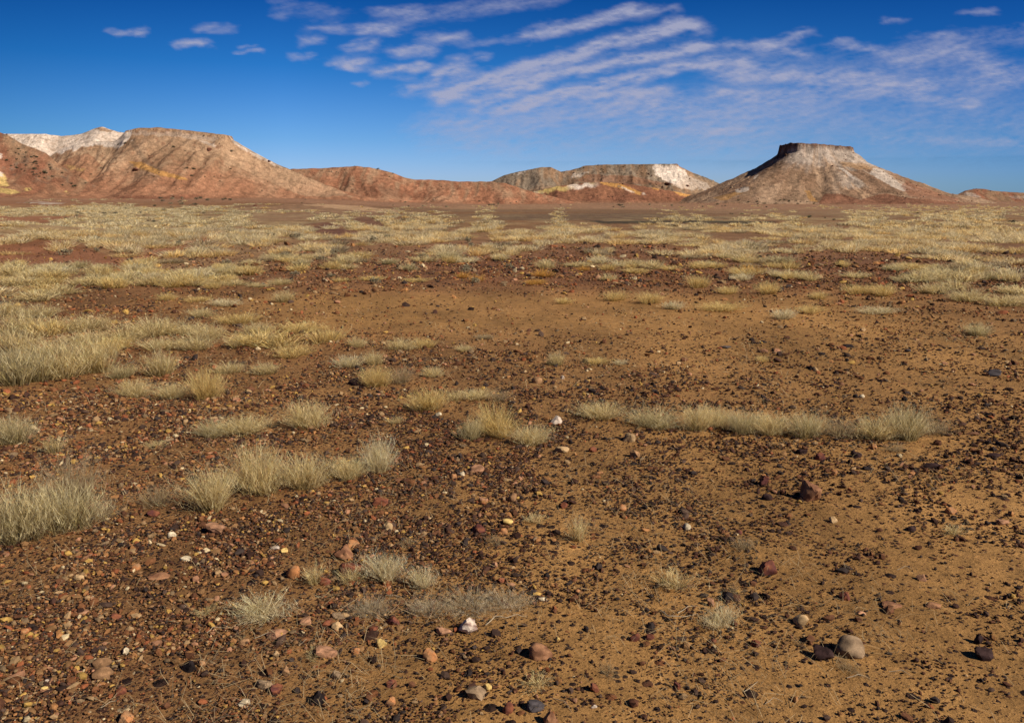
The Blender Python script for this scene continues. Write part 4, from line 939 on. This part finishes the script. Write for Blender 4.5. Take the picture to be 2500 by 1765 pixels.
GL = {'gold': 'small rounded golden grass tuft on the stony plain in the middle distance', 'amber': 'small orange-gold grass tuft on the red stony plain in the middle distance', 'straw': 'small straw-coloured grass tuft on the plain in the middle distance',
      'pale': 'small bleached pale grass tuft on the plain in the middle distance', 'olive': 'small dull olive grass tuft on the plain in the middle distance', 'grey': 'small grey scrubby tuft on the plain in the middle distance'}
for i, (cx, by, w, h, kd) in enumerate(MIDS):
    put_tuft(cx, by, w*1.1, h*1.4, kd, GL[kd], GN[kd], idx=i+3)
# statistical field from about fifteen metres outward
def field():
    rng = np.random.default_rng(12); out = []
    for py in np.arange(497, 880, 1.0):
        gx, gy, g, tt_ = ground(1250., py); d = float(np.hypot(gx, gy))
        w = .50*F/d; h = .18*F/d; lam = 2900*2.6/(max(w, 7.)*max(h, 2.2))*(1.0 if py < 720 else .55)
        n = rng.poisson(lam*(1.5 if py < 625 else 1.0)*3900/2900); px = rng.uniform(-700, 3200, n)
        dn = grass_density(px, np.full(n, py)); 
        ax_, ay_, _, _ = ground(px, np.full(n, py))
        nn = .72*fbm(ax_/max(1.5, d/34), ay_/max(3.2, d/13), 3, 501) + .28*fbm(ax_/max(5, d/9), ay_/max(9, d/6), 2, 502); dn = dn*sstep(.41, .54, nn + (dn-.7)*.16 + .035*(px < 1000)*(py < 620))*.95
        k = rng.uniform(0, 1, n) < dn
        for a, b, q in zip(px[k], np.full(k.sum(), py), nn[k]): out.append((a, b, d))
    return np.array(out)
FLD = field(); gx, gy, g_, t_ = ground(FLD[:, 0], FLD[:, 1] + RNG.uniform(-.5, .5, len(FLD)))
dist = np.hypot(gx, gy); order = np.argsort(dist + 1e4*((FLD[:, 0] < -10) | (FLD[:, 0] > 2510))); gx, gy, dist = gx[order], gy[order], dist[order]
NIND = max(0, 300 - len(TUFTS) - len(MIDS)); print('field', len(gx), 'individual', NIND)
rng = np.random.default_rng(99)
hue = fbm(gx/20, gy/30, 3, 601)
for i in range(min(NIND, len(gx))):
    d = dist[i]; kd = rng.choice(['straw', 'gold', 'olive', 'grey', 'pale'], p=[.5, .2, .15, .08, .07])
    w = rng.uniform(.45, .95); h = rng.uniform(.13, .24)*(.75 if kd == 'grey' else 1)
    o = link('dry_bush' if kd == 'grey' else 'grass_tuft', proto((str(kd), i % 3, 2)), None, GL[kd], 'dry bush' if kd == 'grey' else 'grass tuft', GN[kd])
    o.location = (gx[i], gy[i], float(gz(gx[i], gy[i]))-.005); o.scale = (w, w*rng.uniform(.6, .9), h); o.rotation_euler = (0, 0, rng.uniform(0, 6.28))
def mass(x, y, d, nst, wst, name, label):
    rng = np.random.default_rng(int(nst)); T = [tuft(700+j, nst, wst, 0, .42, .5, 3, lumps=4, cb=(.80,.72,.60), ct=(1.08,1.02,.92), hvar=.45) for j in range(5)]
    n = len(x); pal = np.array([(.95,.82,.54),(.96,.79,.46),(.88,.79,.56),(.93,.72,.38),(.72,.62,.44),(.50,.42,.30)])
    hu = fbm(x/25, y/40, 3, 602); left = sstep(0, -20, x)
    pr = rng.uniform(0, 1, n)
    ci = np.select([pr < .38, pr < .60, pr < .76, pr < .88, pr < .95], [0, 1, 2, 3, 4], 5)
    ci = np.where((rng.uniform(0, 1, n) < left*.55), 2, ci)
    Vs, Fs, Cs = [], [], []; off = 0; zz = gz(x, y)
    for i in range(n):
        V, f, c = T[i % 5]; a = rng.uniform(0, 6.28); s = rng.uniform(.38, .95)*min(1+d[i]/120, 2.0); h = rng.uniform(.11, .25)*(1+d[i]/400)
        if ci[i] == 5: h *= .9
        ca, sa = math.cos(a)*s, math.sin(a)*s
        W_ = np.stack([V[:, 0]*ca - V[:, 1]*sa*.8 + x[i], V[:, 0]*sa + V[:, 1]*ca*.8 + y[i], V[:, 2]*h + zz[i] - .01], 1)
        Vs.append(W_); Fs.append(f+off); Cs.append(c*pal[ci[i]]*rng.uniform(.85, 1.12)); off += len(V)
    me = mesh_from(name, np.concatenate(Vs), np.concatenate(Fs), np.clip(np.concatenate(Cs), 0, 1)); print(name, off)
    link(name, me, grass_mat, label, 'grass', kind='stuff')
rest = np.arange(len(gx)) >= NIND; near_ = dist < 48
sel = rest & near_; mass(gx[sel], gy[sel], dist[sel], 170, .015, 'grassland', 'pale dry tussock grass covering the plain in the middle distance')
sel = rest & ~near_; mass(gx[sel], gy[sel], dist[sel], 60, .032, 'grassland', 'thin band of dry grass far off on the plain below the hills')
# ------------------------------------------------------------------ fallen twigs
twig_mat = newmat('bleached_wood', .85, speck=[(80, .8, 1.2, 0)], spec=.1)
def twig(pts, rad_, lab, c=(.44,.35,.24)):
    rad_ *= .72
    P = []
    for j, (a, b) in enumerate(pts):
        x, y, z, t = ground(a, b); P.append((float(x), float(y), float(z)+rad_*1.6+(.012 if 0 < j < len(pts)-1 else 0)))
    P = np.array(P); tt = np.linspace(0, len(P)-1, 5*len(P)); Q = np.stack([np.interp(tt, range(len(P)), P[:, k]) for k in range(3)], 1)
    Q[:, :2] += .5*rad_*np.stack([np.sin(tt*5), np.cos(tt*4.3)], 1)*1.5
    V, Fc = [], []; m = 6
    for j, q in enumerate(Q):
        a = Q[min(j+1, len(Q)-1)]-Q[max(j-1, 0)]; a /= np.linalg.norm(a)+1e-9; u = np.cross(a, [0, 0, 1]); u /= np.linalg.norm(u)+1e-9; w = np.cross(u, a)
        r = rad_*(1.05-.7*j/len(Q))
        for k in range(m): V.append(q + r*(math.cos(k*2*math.pi/m)*u + math.sin(k*2*math.pi/m)*w))
        if j: 
            for k in range(m): Fc.append([(j-1)*m+k, (j-1)*m+(k+1) % m, j*m+(k+1) % m, j*m+k])
    o = np.mean(V, 0); o[2] = Q[:, 2].min(); V = np.array(V)-o
    me = mesh_from('fallen_twig', V, Fc, np.tile(c, (len(V), 1)), True); ob = link('fallen_twig', me, twig_mat, lab, 'twig'); ob.location = o
for pts, r, lab in [
 ([(1185,1528),(1210,1512),(1235,1516),(1262,1508),(1282,1507)], .0032, 'pale curved twig lying at the lower edge of the grey matted plant'),
 ([(1612,1492),(1632,1512),(1668,1514),(1705,1500)], .0034, 'pale bowed stick curling across sand left of the bright dry twiggy bush'),
 ([(1655,1498),(1680,1488),(1702,1480)], .0025, 'thinner pale stick just behind the bowed stick'),
 ([(1816,1690),(1838,1682),(1850,1664)], .0022, 'white crooked twig on sand below the bright dry twiggy bush'),
 ([(2068,1656),(2095,1654),(2124,1657)], .0022, 'straight white twig in front of the big rounded grey rock'),
 ([(2170,1641),(2200,1643),(2226,1652)], .0018, 'thin brownish twig right of the straight white one'),
 ([(938,1455),(965,1460),(988,1464)], .0022, 'pale twig lying under the bright straw twiggy bush'),
 ([(505,1546),(522,1538),(548,1534)], .0022, 'light straight stick left of the broad pink-orange slab'),
 ([(246,1729),(270,1722),(287,1711)], .0020, 'pale crooked twig near the bottom edge at the left'),
 ([(1868,1719),(1888,1711),(1912,1714)], .0018, 'pale arched twig near the bottom right of the middle'),
 ([(2190,1392),(2210,1388),(2228,1389)], .0016, 'short white twig on bare sand at the right'),
 ([(1972,1380),(1985,1383),(1998,1387)], .0016, 'short white twig right of the knobbly dark maroon rock'),
 ([(1350,1706),(1378,1720),(1396,1740)], .0018, 'long thin grey twig running down beside the slanting slab'),
 ([(730,1577),(747,1569),(756,1556)], .0018, 'bent pale twig right of the broad pink-orange slab'),
 ([(620,1560),(655,1552),(690,1536)], .0022, 'pale stick leaning out of the sprawling dry twigs')]: twig(pts, r, lab)
# ------------------------------------------------------------------ shrubs and boulders on slopes and far plain
leaf_mat = newmat('saltbush_leaf', .85, trans=.15, spec=.1)
def shrub_mesh(seed, col, n=260):
    rng = np.random.default_rng(seed); k = 5; lc = np.column_stack([rng.uniform(-.25, .25, k), rng.uniform(-.25, .25, k), rng.uniform(.25, .6, k)]); lr = rng.uniform(.2, .34, k)
    li = rng.integers(0, k, n); d = rng.normal(0, 1, (n, 3)); d /= np.linalg.norm(d, axis=1)[:, None]
    p = lc[li]+d*(lr[li]*rng.uniform(.5, 1.05, n))[:, None]; p[:, 2] = np.abs(p[:, 2])
    a = rng.normal(0, 1, (n, 3, 3))*.055; V = (p[:, None]+a).reshape(-1, 3); V[:, 2] = np.maximum(V[:, 2], 0)
    c = np.repeat(np.array(col)*rng.uniform(.6, 1.4, (n, 1)), 3, 0)
    return mesh_from('shrub', V, np.arange(3*n).reshape(-1, 3), c)
SH = [shrub_mesh(s, c) for s, c in ((1, (.13,.125,.07)), (2, (.15,.13,.08)), (3, (.17,.15,.10)), (4, (.30,.255,.16)))]
for m in SH: m.materials.append(leaf_mat)
bpy.context.view_layer.update()
hills = [o for o in C.objects if o.name.split('.')[0] in ('mesa', 'ridge', 'hill', 'butte', 'far_hill')]
def hitpoint(px, py):
    a, b, c = rays(px, py); dv = Vector((float(a), float(b), float(c))).normalized(); best = None
    for h in hills:
        ok, loc, nrm, idx = h.ray_cast(Vector((0, 0, CAMZ)), dv)
        if ok and (best is None or loc.y < best.y): best = loc
    gx, gy, g, t = ground(px, py)
    if best is None or (t < 800 and gy < best.y): best = Vector((float(gx), float(gy), float(g)))
    return best
def put_shrub(px, py, w, i, lab, group, mi=None):
    p = hitpoint(px, py)
    if p.y > 900: return
    o = link('shrub', SH[i % 3 if mi is None else mi], None, lab, 'shrub', group); s = w*p.y/F
    o.location = p - Vector((0, 0, s*.08)); o.scale = (s*1.15, s*1.15, s*.75); o.rotation_euler = (0, 0, i*1.7)
zz = lambda x, y: (x*.3484, 280+y*.3484)
big = [(1165,216,11),(1215,230,8),(1110,192,7),(1052,262,9),(1125,300,16),(1260,318,9),(1555,224,8),(1590,230,11),(1625,260,8),(1355,385,10),(1312,378,8),(1347,432,8),(1435,438,5),(1500,438,5),(1640,386,6),(1615,384,6),(1745,446,6),
 (1295,255,5),(1078,437,6),(1430,150,5),(1530,162,9),(1150,335,6),(1188,356,5),(1680,485,5),(1710,490,5),(2110,498,5),(2138,495,5),(1835,535,5),(1875,472,5)]
for i, (x, y, w) in enumerate(big): put_shrub(*zz(x, y), w, i, 'dark saltbush dotting the tan slope of the broad left mesa', 'dark shrubs on the left mesa')
for i, (x, y, w) in enumerate([(370,268,10),(435,412,6),(635,422,6),(830,212,6),(710,375,5),(665,132,11),(240,172,5),(300,205,4),(600,482,5),(880,205,8)]): put_shrub(*zz(x, y), w, i, 'small dark shrub on the white and brown ridge at the far left', 'dark shrubs on the far left ridge')
rng = np.random.default_rng(31)
for i, (x, y, w) in enumerate([(522,505,10),(500,487,7),(435,497,7),(310,410,13),(245,385,11),(220,300,7),(130,245,7),(185,268,6),(80,362,6),(120,378,7),(150,388,6),(370,438,8)] + [(rng.uniform(40, 360), 0, rng.uniform(4, 8)) for _ in range(34)]):
    if y == 0: y = 200 + x*.35 + rng.uniform(0, 150)
    put_shrub(*zz(x, y), w, i, 'dark shrub on the brown hill at the left edge', 'dark shrubs on the left edge hill')
zr = lambda x, y: (700+x*.3484, 360+y*.3484)
for i, (x, y, w) in enumerate([(640,155,7),(465,262,5),(405,160,4),(720,208,4),(1350,380,6),(800,380,4),(250,165,4),(300,172,4),(350,175,4),(745,185,4)]): put_shrub(*zr(x, y), w, i, 'tiny dark shrub on the long low red ridge', 'dark shrubs on the red ridge')
zc = lambda x, y: (1150+x*.3484, 330+y*.3484)
for i in range(34):
    x = rng.uniform(700, 1250); put_shrub(*zc(x, rng.uniform(212, 280)), rng.uniform(2.5, 4.5), i, 'tiny dark shrub on the grey upper slope of the central mesa', 'dark shrubs on the central mesa')
for i in range(16): put_shrub(rng.uniform(1800, 1990), rng.uniform(488, 500), rng.uniform(4, 7), i, 'dark shrub at the left foot of the lone butte', 'dark shrubs at the foot of the butte')
# far plain
for i, (x, y, w) in enumerate([(1975,532,13),(2035,538,8),(2014,533,6),(2240,522,7),(2386,518,6),(2470,546,18),(1783,523,5),(1836,523,5),(1788,524,6)]): put_shrub(x, y, w, i, 'dark shrub on the far grassy plain in front of the butte', 'dark shrubs on the far plain')
for i in range(46):
    x, y = (rng.uniform(385, 520), rng.uniform(492, 503)) if i < 20 else (rng.uniform(160, 620), rng.uniform(512, 545))
    put_shrub(x, y, rng.uniform(6, 13), i, 'grey-green saltbush on the grassy flat below the left mesa', 'saltbush below the left mesa', 3 if i % 3 else 2)
for i in range(30):
    put_shrub(rng.uniform(900, 1900), rng.uniform(497, 508), rng.uniform(4, 9), i, 'grey-green saltbush on the pale flat at the foot of the red hills', 'saltbush below the red hills', 3 if i % 2 else 2)
for i in range(26):
    put_shrub(rng.uniform(150, 1250), rng.uniform(570, 700), rng.uniform(16, 30), i, 'low grey saltbush among the straw grass of the left plain', 'grey saltbush on the left plain', 3)
def boulder(i, px, py, w, lab, group=None):
    p = hitpoint(px, py); P, f, c = rock_mesh(900+i, 'a', (.17,.07,.045)); s = w*p.y/F
    o = link('boulder', mesh_from('boulder', P*np.array([s/2, s/2, s*.36]), f, c, False), hill_mat, lab, 'boulder', group); o.location = p
boulder(0, *zz(1465,248), 13, 'rust brown boulder high on the middle of the left mesa slope')
boulder(1, *zz(1765,282), 10, 'brown boulder on the right shoulder of the left mesa')
boulder(2, *zz(1885,328), 8, 'brown boulder lowest on the right skyline of the left mesa')
boulder(3, *zz(950,388), 15, 'red-brown boulder under the orange clay of the left mesa')
boulder(4, *zz(1190,128), 12, 'rust boulder just under the flat rim of the left mesa')
boulder(5, *zc(1380,348), 16, 'dark red boulder at the lower tip of the white landslip')
boulder(6, *zc(1520,358), 9, 'smaller dark red boulder right of the landslip tip')
# ------------------------------------------------------------------ straw litter
def litter():
    rng = np.random.default_rng(77); n = 15000
    r = 2.2*np.exp(rng.uniform(0, 1, n)*math.log(12/2.2)); a = np.radians(rng.uniform(-36, 36, n)); x, y = r*np.sin(a), r*np.cos(a)
    k = rng.uniform(0, 1, n) < .08 + sstep(.52, .72, fbm(x*1.3, y*1.3, 3, 811)); x, y, r = x[k], y[k], r[k]; n = len(x)
    ln = rng.uniform(.012, .05, n)*(1+r/14); an = rng.uniform(0, 6.283, n); dx, dy = np.cos(an)*ln, np.sin(an)*ln
    P = np.zeros((n, 3, 3)); b = rng.normal(0, .25, (n, 2))*ln[:, None]
    P[:, 0] = np.stack([x-dx, y-dy, gz(x-dx, y-dy)+.006], 1); P[:, 2] = np.stack([x+dx, y+dy, gz(x+dx, y+dy)+.007+ln*rng.uniform(0, .9, n)], 1)
    P[:, 1] = (P[:, 0]+P[:, 2])/2; P[:, 1, :2] += b; P[:, 1, 2] += ln*rng.uniform(.05, .5, n)
    side = np.stack([-np.sin(an), np.cos(an), rng.uniform(-.5, .5, n)], 1); V, fs, lev = ribbon(P, side, np.array([.0009, .0007, 0])*1.0)
    V = P[:, [0, 0, 1, 1, 2]] + (V - P[:, [0, 0, 1, 1, 2]])*np.maximum(1, r/4)[:, None, None]
    c = np.repeat(np.array([(.58,.45,.26)])*rng.uniform(.45, 1.15, (n, 1)), 5, 0)
    me = mesh_from('dry_litter', V.reshape(-1, 3), (fs[None]+(np.arange(n)*5)[:, None, None]).reshape(-1, 3), c)
    link('dry_litter', me, grass_mat, 'fine broken straw stems lying loose over gravel and sand in the foreground', 'litter', kind='stuff')
litter()
# ------------------------------------------------------------------ scree on the slopes
def scree():
    rng = np.random.default_rng(5); v, f = ICO1; Vs, Fs, Cs = [], [], []; off = 0
    for X, Y, Z, ok, D in SCREE:
        idx = np.nonzero(ok)[0]; cl = fbm(X[idx]/9, Y[idx]/9, 3, 901); idx = idx[rng.uniform(0, 1, len(idx)) < (.012 if D == 420.0 else .024)*sstep(.42, .65, cl)]
        n = len(idx); sz = .16*(1-rng.uniform(0, .99, n))**(-1/2.6)*D/400; sz = np.minimum(sz, 1.1)
        sc = np.stack([rng.uniform(.8, 1.4, n), rng.uniform(.7, 1.1, n), rng.uniform(.5, .9, n)], 1)*sz[:, None]
        P = (v[None]*(1+rng.uniform(-.25, .2, (n, len(v), 1)))*sc[:, None]) @ rotz(n, rng).transpose(0, 2, 1) + np.stack([X[idx], Y[idx], Z[idx]+sz*.2], 1)[:, None]
        c = np.where(rng.uniform(0, 1, (n, 1)) < .25, np.array([[.42,.29,.19]]), np.array([[.17,.085,.052]]))*rng.uniform(.6, 1.3, (n, 1))
        Vs.append(P.reshape(-1, 3)); Fs.append((f[None]+(np.arange(n)*len(v))[:, None, None]).reshape(-1, 3)+off); off += n*len(v); Cs.append(np.repeat(c, len(v), 0))
    print('scree', off//12)
    link('scree', mesh_from('scree', np.concatenate(Vs), np.concatenate(Fs), np.concatenate(Cs)), stone_mat, 'small dark and pale rubble scattered down the hill slopes', 'rubble', kind='stuff')
scree()
